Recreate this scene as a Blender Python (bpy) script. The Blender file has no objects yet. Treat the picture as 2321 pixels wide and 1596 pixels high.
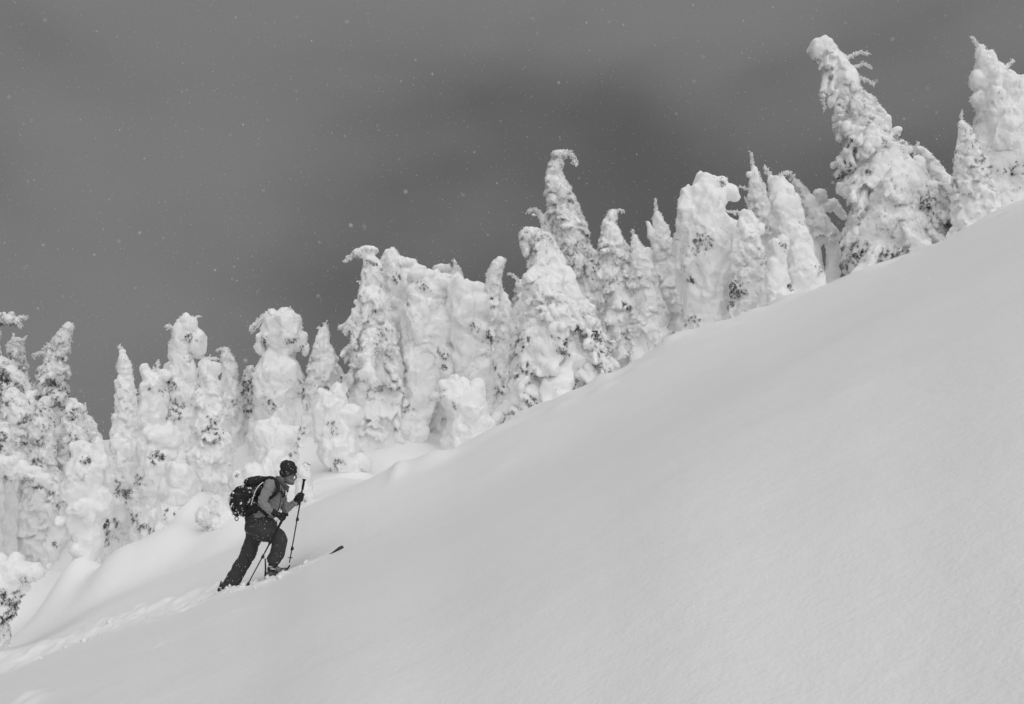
import bpy, bmesh, math, random
import numpy as np
from mathutils import Vector, Matrix

random.seed(7)
RNG = np.random.default_rng(7)
sc = bpy.context.scene
col = sc.collection

# ------------------------------------------------------------------ camera
PITCH = math.radians(6.0)
F = 35.0 / 36.0 * 2321.0            # focal length in units of the 2321-wide view of the photograph
cam_d = bpy.data.cameras.new("camera")
cam_d.lens = 35.0
cam_d.sensor_width = 36.0
cam_d.clip_start = 0.05
cam_d.clip_end = 2000.0
cam_d.dof.use_dof = True
cam_d.dof.focus_distance = 17.0
cam_d.dof.aperture_fstop = 8.0
cam = bpy.data.objects.new("camera", cam_d)
cam.location = (0, 0, 0)
cam.rotation_euler = (math.radians(90) + PITCH, 0, 0)
col.objects.link(cam)
sc.camera = cam

# ------------------------------------------------------------------ sky and sun
SUN_EL = math.radians(52.0)
SUN_AZ = math.radians(170.0)        # clockwise from +Y: behind the camera, a little to the right
world = bpy.data.worlds.new("World")
sc.world = world
world.use_nodes = True
nt = world.node_tree
nt.nodes.clear()
N = nt.nodes.new
L = nt.links.new
w_out = N("ShaderNodeOutputWorld")
w_bg = N("ShaderNodeBackground")
w_bg.inputs["Strength"].default_value = 0.1
sky = N("ShaderNodeTexSky")
sky.sky_type = 'NISHITA'
sky.sun_disc = False
sky.sun_elevation = SUN_EL
sky.sun_rotation = SUN_AZ
sky.altitude = 2000
sky.dust_density = 1.0
w_sep = N("ShaderNodeSeparateColor")       # red channel only: a black and white picture through a red filter
L(sky.outputs[0], w_sep.inputs[0])
w_tc = N("ShaderNodeTexCoord")
w_map = N("ShaderNodeMapping")
w_map.inputs["Rotation"].default_value = (0, math.radians(28), math.radians(10))
w_map.inputs["Scale"].default_value = (1.15, 1.0, 2.1)
w_map.inputs["Location"].default_value = (-1.7, 0.06, 0.92)
L(w_tc.outputs["Generated"], w_map.inputs["Vector"])
w_n1 = N("ShaderNodeTexNoise")
w_n1.inputs["Scale"].default_value = 1.7
w_n1.inputs["Detail"].default_value = 3.0
w_n1.inputs["Roughness"].default_value = 0.36
w_n1.inputs["Distortion"].default_value = 0.5
L(w_map.outputs[0], w_n1.inputs["Vector"])
w_r1 = N("ShaderNodeMapRange")
w_r1.interpolation_type = 'SMOOTHSTEP'
w_r1.inputs["From Min"].default_value = 0.33
w_r1.inputs["From Max"].default_value = 0.70
w_n2 = N("ShaderNodeTexNoise")
w_n2.inputs["Scale"].default_value = 4.6
w_n2.inputs["Detail"].default_value = 4.0
w_n2.inputs["Roughness"].default_value = 0.5
L(w_map.outputs[0], w_n2.inputs["Vector"])
w_add = N("ShaderNodeMath"); w_add.operation = 'MULTIPLY_ADD'
w_add.inputs[1].default_value = 0.18
L(w_n2.outputs["Fac"], w_add.inputs[0])
L(w_n1.outputs["Fac"], w_add.inputs[2])
w_sub = N("ShaderNodeMath"); w_sub.operation = 'SUBTRACT'
w_sub.inputs[1].default_value = 0.09
L(w_add.outputs[0], w_sub.inputs[0])
L(w_sub.outputs[0], w_r1.inputs["Value"])
w_mul = N("ShaderNodeMath"); w_mul.operation = 'MULTIPLY'
w_mul.inputs[1].default_value = 1.0
L(w_sep.outputs[0], w_mul.inputs[0])
w_min = N("ShaderNodeMath"); w_min.operation = 'MINIMUM'
w_min.inputs[1].default_value = 0.76
L(w_mul.outputs[0], w_min.inputs[0])
w_mix = N("ShaderNodeMix"); w_mix.data_type = 'FLOAT'
L(w_r1.outputs[0], w_mix.inputs[0])
L(w_min.outputs[0], w_mix.inputs[2])
w_mix.inputs[3].default_value = 1.46
L(w_mix.outputs[0], w_bg.inputs["Color"])
L(w_bg.outputs[0], w_out.inputs["Surface"])

sun_d = bpy.data.lights.new("sun", 'SUN')
sun_d.energy = 1.5
sun_d.angle = math.radians(105.0)
sun_d.color = (1, 1, 1)
sun = bpy.data.objects.new("sun", sun_d)
s_dir = Vector((math.sin(SUN_AZ) * math.cos(SUN_EL), math.cos(SUN_AZ) * math.cos(SUN_EL), math.sin(SUN_EL)))
sun.rotation_euler = s_dir.to_track_quat('Z', 'Y').to_euler()
sun.location = s_dir * 60
col.objects.link(sun)

sc.view_settings.view_transform = 'Standard'
sc.view_settings.look = 'None'
sc.view_settings.exposure = 0.43
sc.view_settings.gamma = 1.0
sc.view_settings.use_curve_mapping = False
sc.render.engine = 'CYCLES'
sc.cycles.max_bounces = 8
sc.cycles.diffuse_bounces = 7
sc.cycles.use_denoising = True
sc.cycles.use_adaptive_sampling = True
sc.cycles.adaptive_threshold = 0.01

# ------------------------------------------------------------------ helpers
def at(x, y, Y):
    """the place at depth Y (metres ahead) that the photograph shows at (x, y) of its 2321 x 1596 view"""
    cx, cz = (x - 1160.5) / F, (798.0 - y) / F
    dy = math.cos(PITCH) - math.sin(PITCH) * cz
    dz = math.sin(PITCH) + math.cos(PITCH) * cz
    return Vector((cx / dy * Y, Y, dz / dy * Y))

def _hash(ix, iy, iz, seed):
    h = (ix.astype(np.uint32) * np.uint32(374761393) + iy.astype(np.uint32) * np.uint32(668265263)
         + iz.astype(np.uint32) * np.uint32(2147483647) + np.uint32((seed * 974634777) & 0xffffffff))
    h = (h ^ (h >> np.uint32(13))) * np.uint32(1274126177)
    h = (h ^ (h >> np.uint32(16))) * np.uint32(2246822519)
    h = h ^ (h >> np.uint32(15))
    return h.astype(np.float64) / 2147483647.5 - 1.0

def noise3(p, seed=0):
    """smooth value noise, -1..1, for an (n,3) array"""
    with np.errstate(over='ignore'):
        p = np.asarray(p, float)
        i = np.floor(p).astype(np.int64)
        f = p - i
        f = f * f * f * (f * (f * 6 - 15) + 10)
        x, y, z = i[:, 0], i[:, 1], i[:, 2]
        r = 0
        for a in (0, 1):
            fx = f[:, 0] if a else 1 - f[:, 0]
            for b in (0, 1):
                fy = f[:, 1] if b else 1 - f[:, 1]
                for c in (0, 1):
                    fz = f[:, 2] if c else 1 - f[:, 2]
                    r = r + fx * fy * fz * _hash(x + a, y + b, z + c, seed)
        return r

def _grad(ix, iy, iz, seed):
    return _hash(ix, iy, iz, seed), _hash(ix, iy, iz, seed + 101), _hash(ix, iy, iz, seed + 202)

def gnoise(p, seed=0):
    """gradient noise, about -0.8..0.8"""
    with np.errstate(over='ignore'):
        p = np.asarray(p, float)
        i = np.floor(p).astype(np.int64)
        fr = p - i
        f = fr * fr * fr * (fr * (fr * 6 - 15) + 10)
        r = 0
        for a in (0, 1):
            fx = f[:, 0] if a else 1 - f[:, 0]
            for b in (0, 1):
                fy = f[:, 1] if b else 1 - f[:, 1]
                for c in (0, 1):
                    fz = f[:, 2] if c else 1 - f[:, 2]
                    g = _grad(i[:, 0] + a, i[:, 1] + b, i[:, 2] + c, seed)
                    r = r + fx * fy * fz * (g[0] * (fr[:, 0] - a) + g[1] * (fr[:, 1] - b) + g[2] * (fr[:, 2] - c))
        return r * 1.5

def billow(p, seed=0, octaves=3, gain=0.5):
    """rounded swellings with sharp creases between them, 0 in the creases to about 1"""
    p = np.asarray(p, float)
    r, a, t = 0, 1.0, 0
    for o in range(octaves):
        q = p * (2.1 ** o)
        c, s_ = math.cos(0.7 + o), math.sin(0.7 + o)
        q = np.stack([q[:, 0] * c - q[:, 1] * s_, q[:, 0] * s_ + q[:, 1] * c, q[:, 2] + 0.37 * q[:, 0]], 1)
        r = r + a * np.sqrt(np.abs(gnoise(q + o * 11.7, seed + o)) * 1.6 + 1e-4)
        t += a
        a *= gain
    return r / t

def vec_noise(p, seed=0, octaves=2):
    return np.stack([sum(gnoise(p * 2.0 ** o + 5.1 * o, seed + 7 * k + 31 * o) * 0.5 ** o for o in range(octaves)) for k in range(3)], 1)

def fbm(p, seed=0, octaves=3, gain=0.5):
    p = np.asarray(p, float)
    r, a, t = 0, 1.0, 0
    for o in range(octaves):
        r = r + a * noise3(p * (2.03 ** o) + o * 17.3, seed + o)
        t += a
        a *= gain
    return r / t

def tag(o, label=None, cat=None, group=None, kind=None):
    if label: o["label"] = label
    if cat: o["category"] = cat
    if group: o["group"] = group
    if kind: o["kind"] = kind
    return o

def empty(name, loc):
    o = bpy.data.objects.new(name, None)
    o.location = loc
    o.empty_display_size = 0.2
    col.objects.link(o)
    return o

def mesh_obj(name, verts, faces, mat, parent=None, origin=None, smooth=True):
    me = bpy.data.meshes.new(name)
    v = np.asarray(verts, float)
    if origin is not None:
        v = v - np.asarray(origin, float)
    me.from_pydata([tuple(a) for a in v], [], [tuple(int(k) for k in f) for f in faces])
    return link_mesh(name, me, mat, parent, smooth)

def fast_mesh(name, verts, faces):
    """faces: an (n,3) or (n,4) integer array"""
    verts = np.asarray(verts, np.float32)
    faces = np.asarray(faces, np.int32)
    n, k = faces.shape
    me = bpy.data.meshes.new(name)
    me.vertices.add(len(verts))
    me.vertices.foreach_set("co", verts.ravel())
    me.loops.add(n * k)
    me.loops.foreach_set("vertex_index", faces.ravel())
    me.polygons.add(n)
    me.polygons.foreach_set("loop_start", np.arange(0, n * k, k, dtype=np.int32))
    me.update(calc_edges=True)
    return me

def link_mesh(name, me, mat, parent=None, smooth=True):
    if smooth:
        me.polygons.foreach_set("use_smooth", np.ones(len(me.polygons), bool))
    me.materials.clear()
    if mat: me.materials.append(mat)
    o = bpy.data.objects.new(name, me)
    col.objects.link(o)
    if parent is not None: o.parent = parent
    return o

def ico(sub):
    bm = bmesh.new()
    bmesh.ops.create_icosphere(bm, subdivisions=sub, radius=1.0)
    v = np.array([a.co[:] for a in bm.verts])
    f = np.array([[a.index for a in q.verts] for q in bm.faces])
    bm.free()
    return v, f
ICO2, ICO3 = ico(2), ico(3)

class Blobs:
    """a heap of ellipsoids and tapered limbs that melts into one skin"""
    def __init__(self):
        self.v, self.f, self.n = [], [], 0
    def add(self, v, f):
        self.v.append(v); self.f.append(f + self.n); self.n += len(v)
    def ball(self, c, r, rot=None, fine=False):
        bv, bf = ICO3 if fine else ICO2
        v = bv * np.asarray(r if hasattr(r, '__len__') else (r, r, r), float)
        if rot is not None:
            v = v @ np.array(rot).T
        self.add(v + np.asarray(c, float), bf)
    def limb(self, pts, flat=None, step=0.35):
        """pts: (point, radius) along a chain; flat: (vector, factor) squeezes the section along that vector"""
        for (a, ra), (b, rb) in zip(pts[:-1], pts[1:]):
            a, b = np.asarray(a, float), np.asarray(b, float)
            d = np.linalg.norm(b - a)
            n = max(2, int(d / (max(min(ra, rb), 1e-4) * step)) + 1)
            for t in np.linspace(0, 1, n):
                c, r = a + (b - a) * t, ra + (rb - ra) * t
                bv, bf = ICO2
                v = bv * r
                if flat is not None:
                    ax = np.asarray(flat[0], float); ax = ax / np.linalg.norm(ax)
                    v = v - np.outer(v @ ax, ax) * (1 - flat[1])
                self.add(v + c, bf)
    def skin(self, voxel, smooth=2, fac=0.5):
        me = fast_mesh("heap", np.concatenate(self.v), np.concatenate(self.f))
        o = bpy.data.objects.new("heap", me)
        col.objects.link(o)
        m = o.modifiers.new("r", 'REMESH'); m.mode = 'VOXEL'; m.voxel_size = voxel
        if smooth:
            s = o.modifiers.new("s", 'SMOOTH'); s.factor = fac; s.iterations = smooth
        dg = bpy.context.evaluated_depsgraph_get()
        r = bpy.data.meshes.new_from_object(o.evaluated_get(dg))
        bpy.data.objects.remove(o)
        bpy.data.meshes.remove(me)
        return r

def get_co(me):
    a = np.empty(len(me.vertices) * 3, np.float32); me.vertices.foreach_get("co", a); return a.reshape(-1, 3).astype(float)
def get_no(me):
    a = np.empty(len(me.vertices) * 3, np.float32); me.vertices.foreach_get("normal", a); return a.reshape(-1, 3).astype(float)
def set_co(me, v):
    me.vertices.foreach_set("co", np.asarray(v, np.float32).ravel()); me.update()

def tube(pts, radii, sides=6, cap=True):
    """a tapered tube along pts; returns verts, faces (quads, then triangle caps as a list)"""
    pts = [Vector(p) for p in pts]
    V, Fc = [], []
    prev = None
    for i, p in enumerate(pts):
        t = (pts[min(i + 1, len(pts) - 1)] - pts[max(i - 1, 0)]).normalized()
        if prev is None:
            ref = Vector((0, 0, 1)) if abs(t.z) < 0.9 else Vector((1, 0, 0))
            nrm = t.cross(ref).normalized()
        else:
            nrm = (prev - t * prev.dot(t)).normalized()
        prev = nrm
        b = t.cross(nrm)
        for k in range(sides):
            a = 2 * math.pi * k / sides
            V.append(p + (nrm * math.cos(a) + b * math.sin(a)) * radii[i])
    for i in range(len(pts) - 1):
        for k in range(sides):
            k2 = (k + 1) % sides
            Fc.append((i * sides + k, i * sides + k2, (i + 1) * sides + k2, (i + 1) * sides + k))
    if cap:
        Fc.append(tuple(range(sides))[::-1])
        Fc.append(tuple((len(pts) - 1) * sides + k for k in range(sides)))
    return [tuple(v) for v in V], Fc

class Joined:
    def __init__(self): self.v, self.f = [], []
    def add(self, v, f):
        n = len(self.v); self.v += [tuple(a) for a in v]; self.f += [tuple(i + n for i in q) for q in f]
    def obj(self, name, mat, parent=None, origin=None, smooth=True):
        return mesh_obj(name, self.v, self.f, mat, parent, origin, smooth)

# ------------------------------------------------------------------ materials
def material(name):
    m = bpy.data.materials.new(name); m.use_nodes = True
    t = m.node_tree
    return m, t, t.nodes["Principled BSDF"]

def grey(v): return (v, v, v, 1)

def snow_material(name, base, var, scales, strengths, dist):
    m, t, b = material(name)
    b.inputs["Roughness"].default_value = 0.62
    b.inputs["Specular IOR Level"].default_value = 0.22
    tc = t.nodes.new("ShaderNodeTexCoord")
    prev = None
    for s, k, d in zip(scales, strengths, dist):
        n = t.nodes.new("ShaderNodeTexNoise")
        n.inputs["Scale"].default_value = s
        n.inputs["Detail"].default_value = 3.0
        t.links.new(tc.outputs["Object"], n.inputs["Vector"])
        bp = t.nodes.new("ShaderNodeBump")
        bp.inputs["Strength"].default_value = k
        bp.inputs["Distance"].default_value = d
        t.links.new(n.outputs["Fac"], bp.inputs["Height"])
        if prev is not None: t.links.new(prev.outputs[0], bp.inputs["Normal"])
        prev = bp
    t.links.new(prev.outputs[0], b.inputs["Normal"])
    n = t.nodes.new("ShaderNodeTexNoise")
    n.inputs["Scale"].default_value = scales[0] * 0.7
    n.inputs["Detail"].default_value = 5.0
    t.links.new(tc.outputs["Object"], n.inputs["Vector"])
    r = t.nodes.new("ShaderNodeMapRange")
    r.inputs["From Min"].default_value = 0.25; r.inputs["From Max"].default_value = 0.75
    r.inputs["To Min"].default_value = base - var; r.inputs["To Max"].default_value = base + var
    t.links.new(n.outputs["Fac"], r.inputs["Value"])
    t.links.new(r.outputs[0], b.inputs["Base Color"])
    return m

def plain(name, v, rough=0.7, spec=0.3, scale=60.0, var=0.25, bump=0.2, dist=0.004):
    m, t, b = material(name)
    b.inputs["Roughness"].default_value = rough
    b.inputs["Specular IOR Level"].default_value = spec
    tc = t.nodes.new("ShaderNodeTexCoord")
    n = t.nodes.new("ShaderNodeTexNoise")
    n.inputs["Scale"].default_value = scale; n.inputs["Detail"].default_value = 4.0
    t.links.new(tc.outputs["Object"], n.inputs["Vector"])
    r = t.nodes.new("ShaderNodeMapRange")
    r.inputs["From Min"].default_value = 0.3; r.inputs["From Max"].default_value = 0.7
    r.inputs["To Min"].default_value = v * (1 - var); r.inputs["To Max"].default_value = v * (1 + var)
    t.links.new(n.outputs["Fac"], r.inputs["Value"])
    t.links.new(r.outputs[0], b.inputs["Base Color"])
    if bump:
        bp = t.nodes.new("ShaderNodeBump")
        bp.inputs["Strength"].default_value = bump; bp.inputs["Distance"].default_value = dist
        t.links.new(n.outputs["Fac"], bp.inputs["Height"])
        t.links.new(bp.outputs[0], b.inputs["Normal"])
    return m

M_GROUND = snow_material("snow_ground", 0.90, 0.012, (1.4, 11.0, 55.0), (0.25, 0.30, 0.45), (0.06, 0.018, 0.006))
M_SNOW = snow_material("snow_on_trees", 0.945, 0.02, (4.0, 14.0, 32.0), (0.3, 0.45, 0.6), (0.08, 0.035, 0.02))
for n_ in M_SNOW.node_tree.nodes:
    if n_.type == 'BSDF_PRINCIPLED':
        n_.inputs["Subsurface Weight"].default_value = 0.65
        n_.inputs["Subsurface Radius"].default_value = (1, 1, 1)
        n_.inputs["Subsurface Scale"].default_value = 0.06
M_RIME = plain("rimed_twig", 0.93, 0.7, 0.2, 25.0, 0.10, 0.4, 0.01)
M_NEEDLE = plain("dark_needles", 0.095, 0.7, 0.2, 9.0, 0.6, 0)
M_FROST = plain("frosted_needles", 0.50, 0.7, 0.2, 9.0, 0.5, 0)
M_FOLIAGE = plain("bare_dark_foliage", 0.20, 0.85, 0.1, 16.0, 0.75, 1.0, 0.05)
M_STEM = plain("frosted_bark", 0.24, 0.85, 0.1, 18.0, 0.5, 0.8, 0.03)
M_BARK = plain("fir_bark", 0.10, 0.85, 0.1, 18.0, 0.5, 0.8, 0.03)

# ------------------------------------------------------------------ ground
# silhouette of the near slope, silhouette of the ground behind it (both as seen in the 2321-wide view)
EDGE = [(-900, 1900), (-300, 1600), (0, 1490), (120, 1425), (240, 1360), (400, 1300), (540, 1243), (620, 1195), (700, 1143), (830, 1092), (1000, 1045), (1140, 968),
        (1250, 915), (1380, 858), (1530, 775), (1680, 722), (1800, 682), (1890, 640), (2020, 597), (2130, 548), (2200, 510), (2321, 458), (2700, 300), (3300, 60)]
BACK = [(-900, 1250), (-300, 1090), (0, 1040), (130, 1012), (230, 998), (330, 985), (430, 960), (520, 945), (600, 952), (700, 945), (800, 948), (880, 985), (1000, 998), (1140, 985),
        (1250, 935), (1380, 878), (1530, 800), (1680, 745), (1800, 690), (1890, 640), (2020, 612), (2130, 560), (2200, 505), (2321, 470), (2700, 330), (3300, 100)]
def _ue(tab, Y=20.0):
    P = [at(x, y, 1.0) for x, y in tab]
    return np.array([p.x for p in P]), np.array([p.z for p in P])
EU, EE = _ue(EDGE)
BU, BE = _ue(BACK)
UX = np.array([at(x, 900, 1.0).x for x in range(-900, 3301, 100)])
def _sm(tabu, tabv, u):
    """smoothed table lookup, straight beyond its ends"""
    r = 0
    for d, w in ((-0.03, 1), (-0.015, 2), (0, 3), (0.015, 2), (0.03, 1)):
        r = r + w * np.interp(u + d, tabu, tabv)
    return r / 9.0
KX = (EE[-1] - EE[0]) / (EU[-1] - EU[0])
def edge_depth(u): return np.interp(u, [-0.9, -0.5, -0.25, 0.0, 0.5, 0.9], [17.5, 17.5, 19.0, 20.5, 24.0, 26.0])
def back_depth(u): return np.interp(u, [-0.9, -0.5, -0.2, 0.0, 0.5, 0.9], [40.0, 40.0, 38.0, 32.0, 34.0, 34.0])
TRACK_D = 14.0
# where the surface lies at the skier's depth (view coordinates): trench line and its run on to the right
TRACK = [(-900, 1870), (-300, 1640), (0, 1522), (150, 1462), (300, 1408), (420, 1372), (497, 1343), (556, 1330), (606, 1317), (640, 1303), (700, 1274), (755, 1252), (830, 1220), (1000, 1150), (1300, 1010), (1700, 810), (2321, 520), (3300, 60)]
TP = [at(x, y, TRACK_D) for x, y in TRACK]
TU = np.array([p.x / TRACK_D for p in TP]); TZ = np.array([p.z for p in TP])
MOUNDS = []   # (x, y, sx, sy, height) in metres, filled from the view
def mound(vx, vy, Y, wx, wy, h):
    p = at(vx, vy, Y); MOUNDS.append((p.x, Y, wx, wy, h))
mound(168, 1292, 21.5, 0.45, 0.8, 0.62)
mound(190, 1300, 21.2, 1.0, 1.1, 0.40)
mound(440, 1200, 22.0, 0.55, 1.0, 0.45)
mound(465, 1175, 22.3, 0.95, 1.5, 0.62)
mound(50, 1200, 23.6, 1.1, 1.0, 0.75)
mound(255, 1300, 20.6, 0.5, 0.8, 0.30)
mound(500, 1250, 20.0, 0.9, 0.8, 0.18)
mound(305, 1325, 20.6, 0.75, 0.7, 0.50)
mound(395, 1290, 20.6, 0.7, 0.7, 0.42)
mound(620, 1075, 23.5, 0.9, 0.9, 0.35)
mound(750, 1095, 24.0, 1.0, 0.9, 0.30)
mound(30, 1200, 26.0, 1.2, 1.2, 0.7)
mound(90, 1180, 27.0, 0.35, 1.0, 0.5)
mound(590, 960, 33.0, 1.7, 2.0, 0.35)
mound(700, 1000, 27.0, 1.3, 1.5, 0.5)
mound(430, 1180, 23.0, 0.9, 1.2, 0.55)
mound(930, 1020, 30.0, 1.5, 2.0, 0.25)
mound(1235, 915, 24.0, 0.55, 0.8, 0.28)
for vx, vy, Y, w, h in ((1368, 935, 19, .16, .10), (1450, 905, 19.5, .22, .06), (1270, 967, 19, .18, .07), (1645, 790, 20.5, .15, .06), (2062, 633, 21, .16, .09), (2095, 606, 22, .25, .07),
                        (2290, 530, 20, .2, .07), (1130, 1080, 15.5, .3, .03), (55, 1545, 9.0, .10, .06), (68, 1583, 8.5, .12, .06), (358, 1470, 9.5, .04, .03)):
    mound(vx, vy, Y, w, w * 1.6, h)

def ground(x, y, detail=True):
    x = np.asarray(x, float); y = np.asarray(y, float)
    yy = np.maximum(y, 2.0)
    u = np.clip(x / yy, -0.95, 0.95)
    fx = (x - u * yy)
    e, bk = _sm(EU, EE, u), _sm(BU, BE, u)
    ye, yb = edge_depth(u), back_depth(u)
    h = 1.65
    t = y / ye
    near = e * yy + KX * fx - h * (1 - np.minimum(t, 1)) ** 2 + np.where(y < 2, 0.03 * (y - 2), 0)
    # the dip the skier's track runs through
    zt = np.interp(u, TU, TZ)
    nt = e * TRACK_D - h * (1 - TRACK_D / ye) ** 2
    corr = (zt - nt)
    g = np.where(y < TRACK_D, np.clip((y - 4.0) / (TRACK_D - 4.0), 0, 1), np.clip((ye - y) / (ye - TRACK_D), 0, 1))
    g = g * g * (3 - 2 * g)
    near = near + corr * g
    s = np.clip((y - ye) / (yb - ye), 0, 1)
    s2 = s * s * (3 - 2 * s)
    dip = np.interp(u, [-0.5, -0.3, -0.2, -0.1, 0.0, 0.5], [0.0, 0.25, 0.35, 0.6, 0.9, 0.9])
    far = y * (e + (bk - e) * s2) - dip * np.sin(np.pi * s) ** 2 + KX * fx
    z = np.where(y < ye, near, far)
    over = np.maximum(y - yb, 0)
    z = np.where(y > yb, yb * bk + KX * fx - 0.22 * over + np.where(u > -2, (u * over) * KX * 0.6, 0), z)
    for mx, my, sx, sy, hh in MOUNDS:
        z = z + hh * np.exp(-((x - mx) / sx) ** 2 - ((y - my) / sy) ** 2)
    if detail:
        p = np.stack([x, y, np.zeros_like(x)], -1).reshape(-1, 3)
        q = p.copy()
        a = math.radians(25)
        q[:, 0], q[:, 1] = p[:, 0] * math.cos(a) + p[:, 1] * math.sin(a), -p[:, 0] * math.sin(a) + p[:, 1] * math.cos(a)
        d = 0.05 * fbm(q * (0.22, 0.3, 1), 3, 2) + 0.007 * fbm(q * (0.8, 1.4, 1), 5, 3)
        lip = np.clip(fbm(q * (0.35, 1.1, 1), 71, 2) * 3 - 0.35, 0, 1)
        d = d + 0.010 * lip * (0.6 + 0.4 * gnoise(q * (3, 6, 1), 73))
        d = d.reshape(x.shape)
        farw = np.clip((y - ye) / 3.0, 0, 1)
        d2 = (0.16 * fbm(p * 0.55, 9, 3)).reshape(x.shape)
        z = z + d * np.clip(y / 3, 0.2, 1) + d2 * farw
        # trench of the skier's track with its broken rims
        px = p[:, 0].reshape(x.shape)
        wob = (0.10 * noise3(np.stack([p[:, 0] * 0.9, p[:, 0] * 0, p[:, 0] * 0], 1), 21)).reshape(x.shape)
        dy = y - (TRACK_D - 0.12 + wob)
        xs = at(500, 1343, 14).x
        along = np.clip((xs + 0.15 - px) / 0.3, 0, 1)
        lum = (fbm(p * 5.0, 31, 3)).reshape(x.shape)
        lum2 = (fbm(p * 14.0, 33, 2)).reshape(x.shape)
        tr = -0.12 * np.exp(-(dy / 0.42) ** 2) + 0.09 * np.exp(-((dy - 0.80) / 0.30) ** 2) + 0.03 * np.exp(-((dy + 0.52) / 0.2) ** 2)
        rough = np.exp(-(dy / 0.85) ** 2)
        z = z + along * (tr * (0.8 + 0.6 * lum) + rough * (0.055 * lum + 0.022 * lum2))
        # churned snow about the feet and up to the ski tip
        xe = at(742, 1255, 14).x
        here = np.clip((px - xs + 0.3) / 0.3, 0, 1) * np.clip((xe + 0.1 - px) / 0.7, 0, 1)
        z = z + here * np.exp(-((y - TRACK_D + 0.25) / 0.26) ** 2) * (0.035 + 0.06 * np.maximum(lum, -0.3) + 0.045 * lum2)
    return z

# ------------------------------------------------------------------ the firs: label, depth, spine from the tip down, and what marks each one
SPECS = []
def spec(*a, **kw): SPECS.append((a, kw))
# ---- far right
spec("huge lone fir leaning left uphill, its top bent over like a bird's head", 31,
     [(1872, 108, 34), (1894, 135, 38), (1922, 190, 37), (1934, 224, 43), (1956, 284, 58), (1981, 344, 79), (2008, 403, 99), (2040, 463, 124), (2040, 522, 132), (2020, 590, 122)], thick=0.75,
     style="fir", balls=[(1853, 114, 18, 26), (1868, 106, 24, 20), (1893, 190, 10, 15), (2150, 492, 36, 28)],
     limbs=[[(1882, 160, 8), (1870, 190, 9), (1866, 212, 8)], [(2030, 330, 16), (2062, 340, 9)], [(2060, 385, 18), (2100, 420, 12)], [(1935, 300, 14), (1915, 360, 14), (1908, 430, 14)], [(1975, 545, 20), (1945, 600, 18)], [(2035, 500, 22), (2020, 560, 16)]],
     twigs=[([(1868, 205), (1866, 225), (1869, 247)], 4, 1.5), ([(1925, 128), (1948, 118), (1968, 122)], 4, 1.5), ([(1940, 150), (1960, 145), (1975, 155)], 4, 1.5), ([(1940, 175), (1962, 180), (1980, 192)], 4.5, 1.5),
            ([(1955, 215), (1972, 218), (1988, 228)], 4, 1.5), ([(2030, 310), (2050, 325), (2068, 338)], 5, 2), ([(2110, 430), (2125, 440), (2150, 465)], 4, 2)],
     patches=[(1910, 390, 22, 1.2), (1905, 330, 16, 1.0), (1948, 400, 18, 1.0), (1935, 580, 28, 1.3), (1990, 590, 26, 1.2), (1965, 190, 22, 0.8), (2035, 322, 22, 1.0), (2075, 480, 26, 0.8), (2155, 460, 22, 0.8), (1985, 325, 18, 0.7), (1905, 240, 14, .8)],
     speck=1.6, rough=1.05, frost=1.6)
spec("short leaning fir tucked behind the huge bent fir, curved like a finger", 35,
     [(2081, 334, 8), (2092, 342, 12), (2106, 362, 15), (2126, 393, 19), (2150, 425, 22), (2168, 470, 28)], style="column",
     twigs=[([(2079, 330), (2072, 345), (2074, 368)], 3.5, 1.5), ([(2084, 350), (2082, 366)], 3, 1.5)], speck=0.9)
spec("tall broad fir cut by the picture's right edge, with a thin leader", 30,
     [(2222, 106, 8), (2231, 130, 17), (2243, 168, 33), (2260, 215, 52), (2278, 265, 72), (2288, 330, 82), (2288, 400, 90), (2285, 470, 92)], style="lump",
     balls=[(2210, 182, 16, 22), (2214, 225, 16, 18), (2325, 190, 26, 22), (2235, 300, 30, 26), (2340, 260, 40, 40), (2335, 380, 60, 80)],
     twigs=[([(2222, 118), (2213, 102), (2204, 84)], 5, 1.8), ([(2285, 150), (2297, 135)], 4, 2), ([(2310, 200), (2328, 230)], 5, 2)],
     patches=[(2325, 268, 26, .6), (2260, 400, 26, .35), (2300, 360, 20, .4)], speck=1.0, rough=0.95)
spec("thin fir spire with a knobbed left shoulder, beside the edge fir", 29,
     [(2181, 276, 9), (2186, 297, 16), (2194, 325, 23), (2200, 362, 32), (2204, 400, 38), (2210, 450, 44)], style="column",
     balls=[(2177, 364, 14, 12), (2182, 392, 16, 18)], twigs=[([(2182, 284), (2179, 268), (2179, 253)], 3.5, 1.3), ([(2230, 345), (2244, 338)], 3, 1.5)],
     patches=[(2222, 375, 24, .8), (2205, 335, 18, .5)], speck=1.8)
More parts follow.
